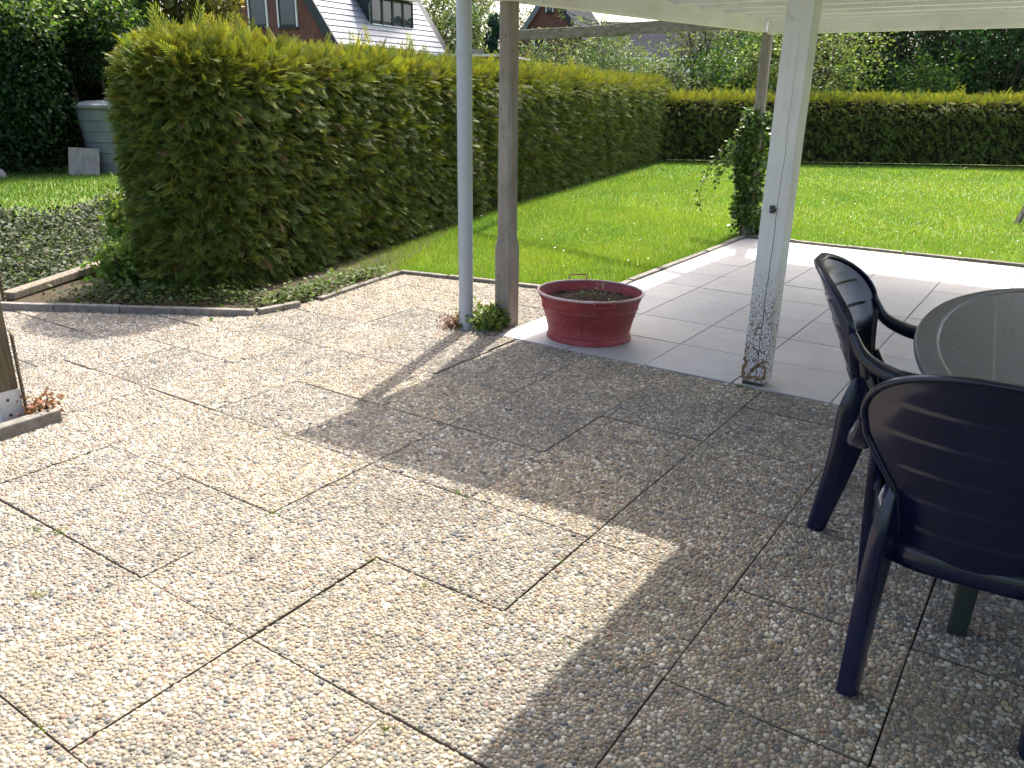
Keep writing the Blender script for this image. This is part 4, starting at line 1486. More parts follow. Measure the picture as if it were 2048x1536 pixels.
rings([(0.030, 0.655), (0.022, 0.664), (0.018, 0.675), (0.022, 0.681), (0.012, 0.684), (0.006, 0.692), (0.008, 0.699), (0.001, 0.703), (0.000, 0.709), (0.004, 0.715), (0.012, 0.7185), (0.055, 0.7195), (0.066, 0.7185), (0.072, 0.714)]).build('rim', 'table', tb, auto=35)
mb = MB()
mb.add([(x, y, 0.7150) for x, y in oval(0.070)], [tuple(range(96))])
mb.add([(x, y, 0.66) for x, y in oval(0.03)], [tuple(range(95, -1, -1))])
mb.build('tray', 'groove_glint', tb)  # shows through the plank gaps as painted light lines
wpl = (2 * (A_ - 0.070)) / 6
for i in range(6):
    x0, x1 = -(A_ - 0.07) + i * wpl + 0.0030, -(A_ - 0.07) + (i + 1) * wpl - 0.0030
    up_, dn_ = [], []
    for x in np.linspace(x0, x1, 12):
        yb = (B_ - 0.074) * max(0.0, 1 - min(1.0, abs(x) / (A_ - 0.069)) ** 2.13) ** (1 / 2.13)
        up_.append((x, yb)); dn_.append((x, -yb))
    MB().prism(dn_ + up_[::-1], 0.7128, 0.7165).build('plank', 'table', tb)
for sx in (-1, 1):
    for sy in (-1, 1):
        pl_ = [(sx * 0.24, sy * 0.50, 0.66), (sx * 0.255, sy * 0.525, 0.30), (sx * 0.262, sy * 0.54, 0.0)]
        MB().sweep(pl_, [(0.085, 0.06), (0.075, 0.055), (0.062, 0.05)], side=(0, 1, 0), n=16, e=5).build('leg', 'table_leg', tb, auto=50)

# ================================================================== timber post with white shoe
tp = empty('timber_post', (-0.955, -2.43, 0.0), R(-4))
tag(tp, 'weathered timber post bolted in a white metal shoe at the paving edge', 'post')
MB().box((-0.044, -0.044, 0.03), (0.044, 0.044, 2.3)).build('post', 'wood_post', tp, bevel=0.004)
MB().box((-0.05, -0.0475, 0.0), (0.05, -0.0445, 0.155)).box((0.0445, -0.0470, 0.0), (0.0475, 0.047, 0.155)).box((-0.0475, -0.044, 0.0), (-0.0445, 0.047, 0.155)).box((-0.05, -0.047, -0.01), (0.05, 0.047, 0.006)).build('shoe', 'white_metal', tp)
for x, y, nx_ in ((-0.006, -0.0476, 0), (-0.004, -0.0476, 0)):
    pass
for z in (0.045, 0.115):
    MB().tube([(0.0475, -0.01, z), (0.052, -0.01, z)], 0.0065, 8).build('bolt', 'rust', tp)
    MB().tube([(0.0, -0.0475, z), (0.0, -0.052, z)], 0.0065, 8).build('bolt', 'rust', tp)
# serrated edging strip fixed behind it
for z0, z1 in ((0.03, 0.42), (0.55, 1.0)):
    V, F = [], []
    n = int((z1 - z0) / 0.018)
    poly = [(0.046, z0)]
    for k_ in range(n):
        poly += [(0.072, z0 + (k_ + 0.25) * 0.018), (0.066, z0 + (k_ + 0.8) * 0.018)]
    poly += [(0.046, z1)]
    mb = MB()
    nn = len(poly)
    mb.add([(x, 0.049, z) for x, z in poly] + [(x, 0.057, z) for x, z in poly], [tuple(range(nn)), tuple(range(2 * nn - 1, nn - 1, -1))] + [(i, i + nn, (i + 1) % nn + nn, (i + 1) % nn) for i in range(nn)])
    mb.build('notched_strip', 'wood_post', tp)
# second old post and the rail along the ditch
fp = MB().box((-0.045, -0.045, -0.3), (0.045, 0.045, 0.75)).build('fence_post', 'wood_post', None, bevel=0.006)
fp.location = (-3.16, -1.63, 0)
fp.rotation_euler = (0, 0.06, 0.4)
tag(fp, 'old brown fence post at the ditch, beside the end of the rail', 'post')
rl = empty('ditch_rail', (-3.16, -1.38, 0.03))
tag(rl, 'weathered timber beam along the ditch edge behind the diagonal kerb', 'beam')
MB().bar((0, 0, 0.02), (-0.62, 1.20, 0.02), 0.10, 0.055).build('beam', 'wood_old', rl, bevel=0.008)
for t in (0.10, 0.38, 0.7):
    MB().bar((-0.62 * t + 0.01, 1.2 * t, -0.9), (-0.62 * t + 0.01, 1.2 * t, -0.005), 0.06, 0.06, (0, 1, 0)).build('stake', 'wood_post', rl)
mbx = MB()
for i_, z in enumerate((-0.10, -0.27, -0.44, -0.61)):
    MB().bar((-0.03, -0.02, z), (-0.65, 1.18, z), 0.03, 0.14).build('board', 'wood_post', rl)

# ================================================================== barrel, leaning slab
bx_, by_ = at(232, 345, 14.75)[:2]
br = empty('rain_barrel', (bx_, by_, -0.02))
tag(br, 'grey blue ribbed rain barrel half hidden in the ivy hollow', 'barrel')
pr = [(0.0, 0.0), (0.33, 0.0), (0.335, 0.02)]
for k_ in range(6):
    z = 0.175 * k_ + 0.02
    r_ = 0.345 + 0.155 * (z / 1.1)
    pr += [(r_, z), (r_ + 0.018, z + 0.152), (r_ + 0.022, z + 0.160), (r_ + 0.010, z + 0.168)]
pr += [(0.51, 1.08), (0.52, 1.12)]
MB().lathe(pr, 40).build('body', 'barrel', br, auto=40)
MB().lathe([(0.52, 1.10), (0.55, 1.10), (0.55, 1.14), (0.51, 1.155), (0.3, 1.20), (0.0, 1.215)], 40).build('lid', 'barrel', br, auto=40)
for i in range(7):
    a = i * 0.9
MB().box((-0.02, -0.02, 1.19), (0.02, 0.02, 1.25)).build('knob', 'pvc_dark', br, bevel=0.004)
sx_, sy_ = at(168, 350, 14.1)[:2]
cs_ = MB().box((-0.24, -0.022, 0.0), (0.24, 0.022, 0.48)).build('concrete_slab', 'concrete', None, bevel=0.008)
cs_.location = (sx_, sy_, -0.03)
cs_.rotation_euler = (R(-14), R(3), math.atan2(rt[1], rt[0]) + R(8))
tag(cs_, 'square concrete paving slab leaning against the rain barrel', 'slab')
rk = MB().lathe([(0.0, 0.16), (0.05, 0.15), (0.09, 0.09), (0.10, 0.03), (0.09, -0.02)], 9, ax=1.2, ay=0.8).build('field_stone', 'concrete', None, smooth=True)
rk.location = (*at(2, 352, 13.6)[:2], -0.02)
tag(rk, 'pale field stone at the foot of the ivy hedge', 'stone')

# ================================================================== bird feeder at the lawn's right edge
bf = empty('bird_feeder', (2.42, 7.85, 0.0), R(20))
tag(bf, 'wooden bird feeder with a slatted pitched roof standing on the lawn', 'bird feeder')
for a in (90, 210, 330):
    MB().bar((0.0, 0.0, 0.62), (0.30 * math.cos(R(a)), 0.30 * math.sin(R(a)), -0.02), 0.05, 0.05, (0, 0, 1)).build('leg', 'wood_old', bf)
MB().bar((0, 0, 0.40), (0, 0, 1.12), 0.06, 0.06, (0, 1, 0)).build('pole', 'wood_brown', bf, bevel=0.004)
MB().box((-0.20, -0.16, 1.12), (0.20, 0.16, 1.14)).build('tray', 'wood_brown', bf)
for x in (-0.17, 0.17):
    for y in (-0.13, 0.13):
        MB().box((x - 0.015, y - 0.015, 1.14), (x + 0.015, y + 0.015, 1.34)).build('upright', 'wood_brown', bf)
for sgn in (-1, 1):
    for k_ in range(5):
        x0 = 0.30 - 0.062 * k_
        z0 = 1.33 + 0.036 * k_
        MB().bar((sgn * (x0 - 0.03), -0.24, z0 + 0.012), (sgn * (x0 - 0.03), 0.24, z0 + 0.012), 0.068, 0.012, (-sgn * -0.45, 0, 1)).build('roof_slat', 'wood_old', bf)

# ================================================================== ivy on the far concrete post
iv = empty('post_ivy', (-0.055, 4.66, 0))
tag(iv, 'bushy ivy climbing the far concrete post with one trailing shoot', 'ivy')
cs, rs = [], []
for z in np.arange(0.06, 1.22, 0.055):
    w = np.interp(z, [0, 0.15, 0.45, 0.9, 1.05, 1.2], [0.20, 0.15, 0.10, 0.13, 0.12, 0.07])
    for k_ in range(4):
        a = random.uniform(0, 6.283)
        cs.append((math.cos(a) * w * 0.8 - 0.03 * (z > 0.6), math.sin(a) * w * 0.8, z))
        rs.append(random.uniform(0.06, 0.10))
P1 = leaf_cloud(cs, rs, 4300, (0.050, 0.100, 0.020), 0.050, tips=(0.18, 0.27, 0.05), var=0.35, drop=0.5)
# the trailing shoots to the left
cs, rs = [], []
st = MB()
for pth in (((-0.03, -0.03, 1.12), (-0.22, -0.14, 0.93), (-0.38, -0.24, 0.70), (-0.45, -0.28, 0.45), (-0.43, -0.27, 0.30)), ((-0.03, -0.03, 1.0), (-0.18, -0.11, 0.86), (-0.29, -0.18, 0.68), (-0.33, -0.21, 0.52)), ((-0.02, 0.0, 1.1), (0.06, 0.05, 1.2), (0.12, 0.07, 1.16))):
    pp = spline(pth, 16)
    st.tube(pp, list(np.linspace(0.006, 0.002, 16)), 5)
    for k_, p in enumerate(pp):
        cs.append(p); rs.append(0.055 - 0.0022 * k_)
P2 = leaf_cloud(cs, rs, 520, (0.07, 0.12, 0.03), 0.042, tips=(0.22, 0.28, 0.08), var=0.35, drop=0.5)
for k_ in range(5):
    a = k_ * 1.3
    st.tube(spline([(0.07 * math.cos(a), 0.07 * math.sin(a), -0.02), (0.075 * math.cos(a + .5), 0.075 * math.sin(a + .5), 0.4), (0.07 * math.cos(a + 1.2), 0.07 * math.sin(a + 1.2), 0.8), (0.06 * math.cos(a + 1.6), 0.06 * math.sin(a + 1.6), 1.15)], 10), list(np.linspace(0.014, 0.004, 10)), 6)
st.build('stems', 'bark', iv, smooth=True)
V, F, K = join([P1, P2])
V[:, 2] = np.abs(V[:, 2])
fo = nobj('leaves', V, F, 'glossy_leaf', iv, K)
fo['kind'] = 'stuff'

# bits of dry leaf and grit blown over the terrace
q = np.concatenate([rng.uniform((0.1, 0.05), (4.5, 4.4), (90, 2)), rng.uniform((-1.2, -3.4), (3.2, -0.05), (90, 2)), np.c_[rng.uniform(0.05, 0.35, 60), rng.uniform(1.3, 4.4, 60)]])
n = len(q)
V, F, K = scatter(LEAF_T, LEAF_F, np.c_[q, np.full(n, 0.0065)], frames(unit(n) * [1, 1, 0.06], np.tile([0, 0, 1.0], (n, 1)) + unit(n) * 0.25), rng.uniform(0.005, 0.016, n), colvar((0.12, 0.085, 0.05), n, 0.4))
tag(nobj('leaf_litter', V, F, 'flower', None, K), 'bits of dry leaf scattered over the terrace', 'litter', kind='stuff')


# ================================================================== houses
def house_frame(corner, gdir_deg):
    """local x runs along the gable (to the right), y into the house"""
    a = math.atan2(rt[1], rt[0]) + R(gdir_deg)
    return (corner[0], corner[1], 0.0), a


def roof_plane(mb, x0, z0, x1, z1, y0, y1, th):
    d = Vector((x1 - x0, 0, z1 - z0)).normalized()
    n = Vector((-d.z, 0, d.x))
    if n.z < 0: n = -n
    V = []
    for y in (y0, y1):
        for (x, z) in ((x0, z0), (x1, z1)):
            p = Vector((x, y, z))
            V += [p, p + n * th]
    return mb.add([tuple(v) for v in V], [(0, 2, 3, 1), (4, 5, 7, 6), (0, 4, 6, 2), (1, 3, 7, 5), (0, 1, 5, 4), (2, 6, 7, 3)])


def window(root, x0, x1, z0, z1, y=0.0, panes=1, trim='white_trim', inner='dark_trim'):
    f = MB()
    t = 0.07
    f.box((x0 - t, y - 0.05, z0 - 0.02), (x0, y + 0.02, z1 + t)).box((x1, y - 0.05, z0 - 0.02), (x1 + t, y + 0.02, z1 + t)).box((x0, y - 0.05, z1), (x1, y + 0.02, z1 + t))
    w = f.build('window', trim, root)
    s_ = MB().box((x0 - 0.09, y - 0.09, z0 - 0.08), (x1 + 0.09, y + 0.02, z0 - 0.025)).build('sill', inner, w)
    g_ = MB()
    wi = (x1 - x0) / panes
    for k_ in range(panes):
        a, b_ = x0 + wi * k_, x0 + wi * (k_ + 1)
        g_.box((a, y - 0.03, z0), (a + 0.07, y + 0.01, z1)).box((b_ - 0.07, y - 0.03, z0), (b_, y + 0.01, z1)).box((a + 0.07, y - 0.03, z0), (b_ - 0.07, y + 0.01, z0 + 0.10)).box((a + 0.07, y - 0.03, z1 - 0.07), (b_ - 0.07, y + 0.01, z1))
    g_.build('sash', inner, w)
    for k_ in range(panes):
        MB().box((x0 + wi * k_ + 0.06, y - 0.012, z0 + 0.05), (x0 + wi * (k_ + 1) - 0.06, y - 0.006, z1 - 0.05)).build('pane', 'pane', w)
    return w


# house with the red gable and the pale slate roof
D1 = 38.0
c1 = at(668, 76, D1)
loc, a = house_frame(c1, -27)
h1 = empty('gable_house', loc, a)
tag(h1, 'red brick gable house with pale grey tiled roof and dormer behind the long hedge', 'house')
E0 = c1[2]                     # height of the corner just above the hedge
SL = 1.42                      # rise per metre of the steep roof
W_ = 7.6                       # gable width at that height
low = E0 - 0.9
# walls
gx = lambda z: -(z - E0) / SL
zr = E0 + W_ / 2 * SL
mb = MB()
mb.add([(gx(low), 0, -0.1), (-W_ - gx(low), 0, -0.1), (-W_ - gx(low), 0, low), (-W_ / 2, 0, zr), (gx(low), 0, low),
        (gx(low), 9, -0.1), (-W_ - gx(low), 9, -0.1), (-W_ - gx(low), 9, low), (-W_ / 2, 9, zr), (gx(low), 9, low)],
       [(0, 4, 3, 2, 1), (5, 6, 7, 8, 9), (0, 5, 9, 4), (1, 2, 7, 6)])
mb.build('wall', 'brick', h1)
rf = MB()
roof_plane(rf, gx(low) + 0.5, low - 0.5 * SL, -W_ / 2, zr, -0.15, 9.2, 0.10)
roof_plane(rf, -W_ - gx(low) - 0.5, low - 0.5 * SL, -W_ / 2, zr, -0.15, 9.2, 0.10)
roof = rf.build('roof', 'dark_trim', h1)
# courses of large flat tiles on the visible slope
dn = Vector((-1, 0, SL)).normalized()
nn = Vector((SL, 0, 1)).normalized()
L_ = math.hypot(W_ / 2 + gx(low) + 0.5, zr - (low - 0.5 * SL))
nC = int(L_ / 0.315)
for k_ in range(nC):
    base = Vector((gx(low) + 0.5, 0, low - 0.5 * SL)) + dn * (0.315 * k_)
    q0, q1 = base + nn * 0.150, base + dn * 0.345 + nn * 0.112
    V = [(q0.x, -0.20, q0.z), (q0.x, 8.6, q0.z), (q1.x, 8.6, q1.z), (q1.x, -0.20, q1.z)]
    V += [(x - nn.x * 0.03, y, z - nn.z * 0.03) for x, y, z in V]
    MB().add(V, [(0, 1, 2, 3), (7, 6, 5, 4), (0, 4, 5, 1), (1, 5, 6, 2), (2, 6, 7, 3), (3, 7, 4, 0)]).build('tile_course', 'slate', roof)
# dark verge boards
for sgn in (1, -1):
    p0 = Vector((gx(low) + 0.5, -0.26, low - 0.5 * SL)) if sgn > 0 else Vector((-W_ - gx(low) - 0.5, -0.26, low - 0.5 * SL))
    p1 = Vector((-W_ / 2, -0.26, zr))
    MB().bar(p0, p1, 0.10, 0.42, (1 if sgn > 0 else -1, 0, 0.6)).build('verge_board', 'dark_trim', h1)


def on_gable(px, py, loc=loc, a=a):
    """where the sight line meets the gable plane, in house coordinates"""
    v = fw * FPX + rt * (px - 1024) - up * (py - 768)
    n2 = np.array([-math.sin(a), math.cos(a)])
    t = ((np.array(loc[:2]) - CAM[:2]) @ n2) / (v[:2] @ n2)
    p = CAM + v * t
    dd = p[:2] - np.array(loc[:2])
    return dd[0] * math.cos(a) + dd[1] * math.sin(a), p[2]


for (l_, r_) in ((503, 536), (561, 595)):
    xa, zb = on_gable(l_, 54)
    xb, _ = on_gable(r_, 54)
    window(h1, xa, xb, zb, zb + 1.55, -0.03)
# dormer
def on_slope(px, py):
    """where the sight line meets the visible roof slope, in house coordinates"""
    v = fw * FPX + rt * (px - 1024) - up * (py - 768)
    ca, sa = math.cos(a), math.sin(a)
    vl = np.array([v[0] * ca + v[1] * sa, -v[0] * sa + v[1] * ca, v[2]])
    o_ = CAM - np.array([loc[0], loc[1], 0])
    ol = np.array([o_[0] * ca + o_[1] * sa, -o_[0] * sa + o_[1] * ca, o_[2]])
    nl = np.array([SL, 0, 1.0])
    t = (nl @ np.array([0, 0, E0]) - nl @ ol) / (nl @ vl)
    return ol + vl * t


ql, qr = on_slope(737, 52), on_slope(822, 58)
y0, y1 = ql[1], qr[1]
xf = (ql[0] + qr[0]) / 2 + 0.12
zb = (ql[2] + qr[2]) / 2
dz = 1.22
dm = MB().add([(xf, y0, zb), (xf, y1, zb), (xf, y1, zb + dz), (xf, y0, zb + dz), (xf - dz / SL - 0.5, y0, zb + dz + 0.1), (xf - dz / SL - 0.5, y1, zb + dz + 0.1)],
              [(0, 1, 2, 3), (0, 3, 4), (1, 5, 2), (3, 2, 5, 4)]).build('dormer', 'dark_trim', h1)
wy = (y1 - y0 - 0.2) / 4
for k_ in range(4):
    ya = y0 + 0.1 + wy * k_
    MB().box((xf - 0.02, ya + 0.10, zb + 0.22), (xf + 0.015, ya + wy - 0.10, zb + dz - 0.12)).build('pane', 'pane', dm)
    MB().box((xf - 0.01, ya + 0.05, zb + 0.02), (xf + 0.07, ya + wy - 0.05, zb + 0.06)).build('sill', 'white_trim', dm)
    for yy in (ya + 0.02, ya + wy - 0.06):
        MB().box((xf - 0.01, yy, zb + 0.06), (xf + 0.05, yy + 0.05, zb + dz - 0.05)).build('frame', 'dark_trim', dm)
MB().box((xf - 1.6, y0 - 0.25, zb + dz + 0.04), (xf + 0.35, y1 + 0.25, zb + dz + 0.13)).build('dormer_roof', 'copper_gutter', dm)
MB().box((xf + 0.20, y0 - 0.27, zb + dz + 0.02), (xf + 0.37, y1 + 0.27, zb + dz + 0.035)).build('gutter', 'white_trim', dm)
MB().tube([(xf + 0.26, y0 - 0.1, zb + dz + 0.02), (xf + 0.24, y0 - 0.1, zb + dz - 0.2), (xf + 0.10, y0 - 0.12, zb + dz - 0.4), (xf + 0.10, y0 - 0.12, zb + 0.1)], 0.045, 8).build('downpipe', 'barrel', dm, smooth=True)

# house further right
D2 = 56.0
cA = at(1151, 58, D2)
loc2, a2 = house_frame(cA, -18)
h2 = empty('gable_house', loc2, a2)
tag(h2, 'brick gable house with dark tiled roof seen over the mossy beam', 'house')
E2, SL2, W2 = cA[2], 1.38, 3.35
lo2 = E2 - 2.0
g2 = lambda z: -(z - E2) / SL2
zr2 = E2 + W2 / 2 * SL2
mb = MB()
mb.add([(g2(lo2), 0, -0.1), (-W2 - g2(lo2), 0, -0.1), (-W2 - g2(lo2), 0, lo2), (-W2 / 2, 0, zr2), (g2(lo2), 0, lo2),
        (g2(lo2), 9, -0.1), (-W2 - g2(lo2), 9, -0.1), (-W2 - g2(lo2), 9, lo2), (-W2 / 2, 9, zr2), (g2(lo2), 9, lo2)],
       [(0, 4, 3, 2, 1), (5, 6, 7, 8, 9), (0, 5, 9, 4), (1, 2, 7, 6)])
mb.build('wall', 'brick', h2)
rf = MB()
roof_plane(rf, g2(lo2) + 0.4, lo2 - 0.4 * SL2, -W2 / 2, zr2, -0.2, 9.2, 0.12)
roof_plane(rf, -W2 - g2(lo2) - 0.4, lo2 - 0.4 * SL2, -W2 / 2, zr2, -0.2, 9.2, 0.12)
roof2 = rf.build('roof', 'dark_tile', h2)
dn2 = Vector((-1, 0, SL2)).normalized()
n2_ = Vector((SL2, 0, 1)).normalized()
for k_ in range(11):
    base = Vector((g2(lo2) + 0.4, 0, lo2 - 0.4 * SL2)) + dn2 * (0.42 * k_)
    q0, q1 = base + n2_ * 0.17, base + dn2 * 0.45 + n2_ * 0.135
    V = [(q0.x, -0.25, q0.z), (q0.x, 9.2, q0.z), (q1.x, 9.2, q1.z), (q1.x, -0.25, q1.z)]
    V += [(x - n2_.x * 0.035, y, z - n2_.z * 0.035) for x, y, z in V]
    MB().add(V, [(0, 1, 2, 3), (7, 6, 5, 4), (0, 4, 5, 1), (1, 5, 6, 2), (2, 6, 7, 3), (3, 7, 4, 0)]).build('tile_course', 'dark_tile', roof2)
for sgn in (1, -1):
    p0 = Vector((g2(lo2) + 0.4, -0.25, lo2 - 0.4 * SL2)) if sgn > 0 else Vector((-W2 - g2(lo2) - 0.4, -0.25, lo2 - 0.4 * SL2))
    MB().bar(p0, Vector((-W2 / 2, -0.25, zr2)), 0.08, 0.30, (1 if sgn > 0 else -1, 0, 0.6)).build('verge_board', 'dark_trim' if sgn > 0 else 'barrel', h2)
for (l_, r_, t_, b_) in ((1094, 1105, 5, 24), (1070, 1090, 70, 95)):
    (xa, zb), (xb, _) = on_gable(l_, b_, loc2, a2), on_gable(r_, b_, loc2, a2)
    window(h2, xa, xb, zb, on_gable(l_, t_, loc2, a2)[1], -0.03)
# long dark roof further right, half hidden by shrubs
c3 = at(1265, 105, 50.0)
lh = empty('long_house', (c3[0], c3[1], 0), math.atan2(rt[1], rt[0]) + R(6))
tag(lh, 'low house with a long dark tiled roof and white gutter behind the shrubs', 'house')
MB().box((-1.5, 0.3, -0.1), (9.5, 5.5, c3[2] - 0.2)).build('wall', 'white_trim', lh)
V = [(-2.0, 0.0, c3[2] - 0.25), (10, 0.0, c3[2] - 0.25), (9.2, 3.0, c3[2] + 1.75), (-1.2, 3.0, c3[2] + 1.75), (-2.0, 6.0, c3[2] - 0.25), (10, 6.0, c3[2] - 0.25)]
r3 = MB().add(V, [(0, 1, 2, 3), (3, 2, 5, 4), (0, 3, 4), (1, 5, 2), (0, 4, 5, 1)]).build('roof', 'dark_tile', lh)
for k_ in range(7):
    t0 = k_ / 7
    y_, z_ = 3.0 * t0, c3[2] - 0.25 + 2.0 * t0
    MB().bar((-2.0 + 0.8 * t0, y_ + 0.2, z_ + 0.17), (10 - 0.8 * t0, y_ + 0.2, z_ + 0.17), 0.52, 0.04, (0, -2.0, 3.0)).build('tile_course', 'dark_tile', r3)
MB().box((-2.1, -0.14, c3[2] - 0.36), (10.1, -0.02, c3[2] - 0.24)).build('gutter', 'white_trim', lh)
# shed with a flat felt roof behind the hedge
c4 = at(968, 112, 15.5)
sh = empty('garden_shed', (c4[0], c4[1], 0), math.atan2(rt[1], rt[0]) - R(12))
tag(sh, 'shed with a pale flat roof and brown eave just over the long hedge', 'shed')
MB().box((-0.9, 0.1, -0.1), (0.30, 2.0, c4[2] - 0.08)).build('wall', 'wood_brown', sh)
MB().box((-1.0, 0.0, c4[2] - 0.08), (0.38, 2.1, c4[2] - 0.01)).build('eave', 'wood_brown', sh)
MB().box((-1.05, -0.05, c4[2] - 0.008), (0.42, 2.15, c4[2] + 0.03)).build('roof', 'flat_roof', sh)
# slate roof corner over the ivy hedge
c5 = at(95, 20, 27)
sr = empty('neighbour_house', (c5[0], c5[1], 0), math.atan2(rt[1], rt[0]) - R(16))
tag(sr, 'low house with grey tiled roof above the ivy hedge', 'house')
MB().box((-5, 0.4, -0.1), (1.6, 5, c5[2] - 0.5)).build('wall', 'brick', sr)
r5 = MB().add([(-5.2, 0, c5[2] - 0.6), (2.0, 0, c5[2] - 0.6), (0.2, 2.7, c5[2] + 0.9), (-3.4, 2.7, c5[2] + 0.9), (-5.2, 5.4, c5[2] - 0.6), (2.0, 5.4, c5[2] - 0.6)], [(0, 1, 2, 3), (1, 5, 2), (3, 2, 5, 4), (0, 3, 4), (0, 4, 5, 1)]).build('roof', 'dark_tile', sr)
for k_ in range(6):
    t0 = k_ / 6
    MB().bar((-5.2 + 1.8 * t0, 2.7 * t0 + 0.22, c5[2] - 0.6 + 1.5 * t0 + 0.16), (2.0 - 1.8 * t0, 2.7 * t0 + 0.22, c5[2] - 0.6 + 1.5 * t0 + 0.16), 0.53, 0.04, (0, -1.5, 2.7)).build('tile_course', 'dark_tile', r5)

# ================================================================== trees and shrubs beyond the hedges
# golden conifer left, above the ivy hedge
root = tree('golden_cypress', 'tall golden cypress left of the brick gable', g0(345, 18.2), 4.6, 1.35, 15000, (0.10, 0.105, 0.020), 0.11, 'thuja', 0.10, 0.10, 60, tips=(0.27, 0.23, 0.045), var=0.28, drop=-0.5)
tree('red_cedar', 'brownish red conifer in the gap between ivy hedge and golden cypress', g0(205, 21), 3.9, 0.8, 5000, (0.12, 0.055, 0.035), 0.10, 'thuja', 0.08, 0.1, 30)
tree('dark_spruce', 'dark green conifer behind the brownish red conifer', g0(150, 26), 5.4, 1.2, 6000, (0.018, 0.045, 0.016), 0.12, 'leaf', 0.10, 0.1, 34)
tree('olive_shrub', 'olive twiggy shrub rising above the ivy hedge', g0(265, 16.6), 2.9, 0.9, 5200, (0.085, 0.10, 0.035), 0.06, 'leaf', 0.04, 0.3, 28, cat='shrub', multi=3)
bush('golden_shrub', 'small golden shrub tip just behind the long hedge beside the downpipe', g0(880, 11.5), 1.0, 2.06, 4200, (0.16, 0.15, 0.025), 0.05, 'thuja', tips=(0.42, 0.35, 0.08), stems=14)
bush('reed_shrub', 'pale green grassy shrub behind the shed roof', g0(972, 18), 1.3, 2.55, 3600, (0.14, 0.18, 0.04), 0.13, 'leaf', tips=(0.22, 0.25, 0.08), T=NARROW * [0.5, 1, 1], stems=14)
for i, (px, d, h, r_, n, c_, lf, bare) in enumerate(((900, 52, 7.0, 2.6, 9000, (0.13, 0.17, 0.06), 0.16, 0.1), (950, 60, 11.0, 2.8, 2600, (0.13, 0.15, 0.07), 0.14, 0.45), (1005, 66, 9.0, 2.4, 2400, (0.15, 0.16, 0.08), 0.16, 0.5), (930, 48, 5.4, 1.7, 6000, (0.085, 0.13, 0.05), 0.15, 0.0))):
    tree('field_tree', ['pale green spring tree at the right end of the slate roof', 'half bare tree between downpipe and concrete post, with thin upright branches', 'sparse pale tree behind the dark conifer', 'low dark green tree just right of the downpipe'][i], g0(px, d), h, r_, n, c_, lf, 'leaf', 0.13, 0.25, 44, bare=bare)
tree('dark_conifer', 'small dark blue green conifer beside the concrete post', g0(996, 46), 4.9, 0.9, 6000, (0.025, 0.06, 0.045), 0.14, 'leaf', 0.08, 0.05, 34, tips=None)
WIL = 'willow like shrubs beyond the long hedge'
bush('willow_shrub', 'dense grey green willow shrub in front of the dark roofed gable', g0(1105, 19), 2.3, 2.75, 9000, (0.075, 0.11, 0.055), 0.10, 'leaf', tips=(0.20, 0.25, 0.11), T=NARROW, stems=20, drop=0.2)
bush('willow_shrub', 'taller willow shrub rising above the mossy beam', g0(1205, 20), 2.3, 3.65, 10000, (0.085, 0.125, 0.045), 0.10, 'leaf', tips=(0.22, 0.27, 0.09), T=NARROW, stems=22, drop=0.2)
bush('willow_shrub', 'narrow leaved shrub with dark upright stems right of the tall willow shrub', g0(1270, 21.5), 1.9, 2.7, 6200, (0.07, 0.11, 0.05), 0.10, 'leaf', tips=(0.18, 0.23, 0.10), T=NARROW, stems=18, drop=0.2)
bush('pale_shrub', 'loose pale green shrub in front of the long dark roof', g0(1335, 22), 2.3, 2.5, 6200, (0.115, 0.15, 0.06), 0.085, 'leaf', tips=(0.24, 0.28, 0.11), stems=18)
tree('sapling', 'slender saplings with thin dark stems beside the bright green bush', g0(1390, 22), 3.4, 0.8, 2300, (0.13, 0.16, 0.06), 0.07, 'leaf', 0.022, 0.3, 30, multi=7, tips=(0.26, 0.28, 0.12), bare=0.25)
bush('mauve_shrub', 'shrub with mauve young leaves low behind the cross hedge', g0(1378, 21), 1.5, 2.0, 2600, (0.15, 0.12, 0.10), 0.06, 'leaf', tips=(0.20, 0.22, 0.09), stems=12)
bush('bright_bush', 'dense fresh green bush left of the apple tree', g0(1478, 22), 2.5, 2.95, 15000, (0.055, 0.125, 0.022), 0.075, 'leaf', tips=(0.12, 0.21, 0.04), stems=22)
bush('corner_shoots', 'bright yellow green shoots over the corner where the two hedges meet', g0(1335, 20.6), 1.2, 1.62, 2400, (0.16, 0.26, 0.03), 0.06, 'leaf', tips=(0.26, 0.36, 0.04), stems=10)
tree('apple_tree', 'apple tree with light spring leaves and arching branches behind the white post', g0(1605, 20.8), 3.4, 1.75, 6200, (0.13, 0.18, 0.05), 0.075, 'leaf', 0.09, 0.34, 46, tips=(0.28, 0.34, 0.11), lo=1.35)
k_ = 0
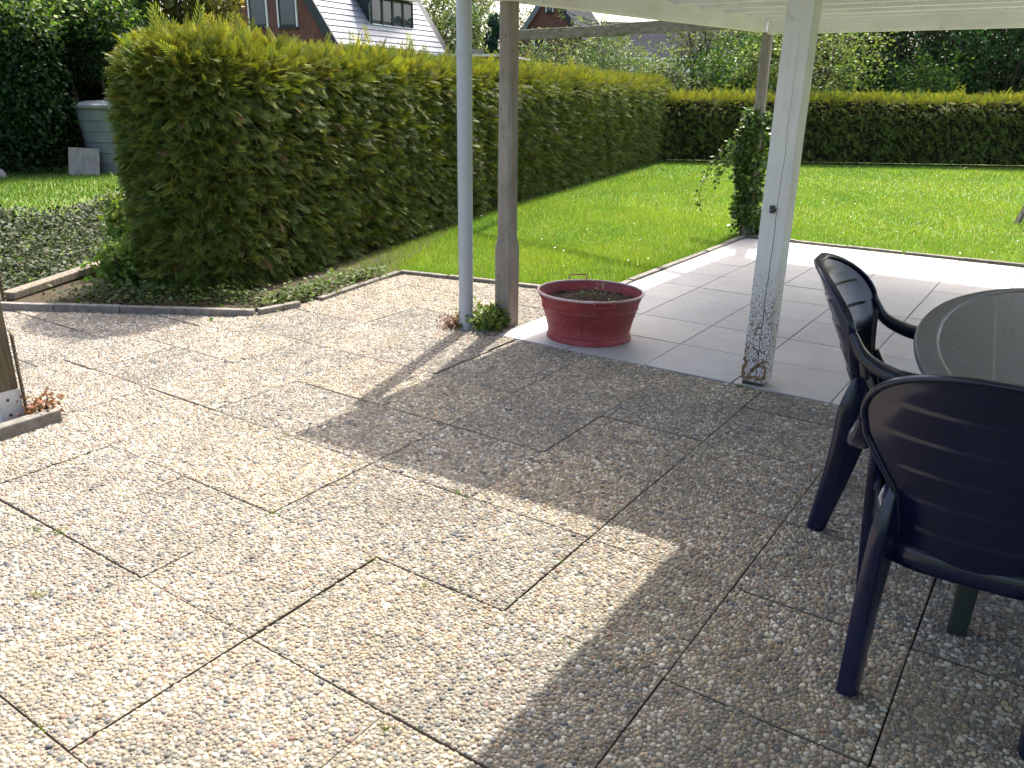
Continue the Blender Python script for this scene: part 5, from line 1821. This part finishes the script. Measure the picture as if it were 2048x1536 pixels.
for px, d, h, r_, c_ in ((1560, 25.5, 6.0, 2.1, (0.050, 0.115, 0.024)), (1690, 26.5, 6.6, 2.2, (0.038, 0.092, 0.021)), (1800, 24.8, 6.4, 2.1, (0.042, 0.098, 0.022)), (1905, 25.5, 6.4, 2.1, (0.034, 0.082, 0.020)), (2010, 24.5, 6.4, 2.1, (0.040, 0.092, 0.021)), (2130, 25.5, 6.6, 2.2, (0.036, 0.084, 0.020))):
    lab = ['dark leafy tree directly behind the apple tree', 'dark leafy tree right of the apple tree crown', 'dark leafy tree with a pale green edge', 'deep shaded leafy tree with a thicket of stems', 'dark leafy tree over the bird feeder', 'dark leafy tree beyond the bird feeder'][k_]
    tree('dark_tree', lab, g0(px, d), h, r_, 17000, c_, 0.085, 'glossy_leaf', 0.12, 0.10, 70, tips=tuple(v * 2.6 for v in c_), group='dark trees beyond the cross hedge', var=0.34)
    k_ += 1
bush('pale_sapling', 'lighter green sapling in front of the dark trees', g0(1852, 22.3), 1.5, 3.1, 3600, (0.06, 0.12, 0.022), 0.075, 'leaf', tips=(0.17, 0.25, 0.05), stems=14)  # leaf colour lighter than the trees behind
# the wood that closes the view behind the dark trees
cs, rs = [], []
for px in range(1440, 2400, 34):
    for z in (0.7, 1.9, 3.1, 4.3, 5.5):
        p = g0(px, 29 + random.uniform(-0.5, 1.5))
        cs.append((p[0], p[1], z + random.gauss(0, .2))); rs.append(random.uniform(0.9, 1.25))
V, F, K = leaf_cloud(cs, rs, 36000, (0.022, 0.052, 0.015), 0.15, var=0.35)
V[:, 2] = np.maximum(V[:, 2], 0)
tag(nobj('wood_edge', V, F, 'leaf', None, K), 'dark mass of woodland behind the trees', 'woodland', kind='stuff')
# far line of trees that closes the horizon
cs, rs = [], []
for px in range(-900, 3000, 60):
    for z in (1.5, 4.0):
        p = g0(px, 120 + random.uniform(-8, 8))
        cs.append((p[0], p[1], z + random.gauss(0, .6))); rs.append(random.uniform(2.2, 3.4))
V, F, K = leaf_cloud(cs, rs, 26000, (0.05, 0.08, 0.03), 0.7, var=0.3)
V[:, 2] = np.maximum(V[:, 2], 0)
tag(nobj('far_wood', V, F, 'leaf', None, K), 'distant line of trees on the horizon', 'woodland', kind='stuff')
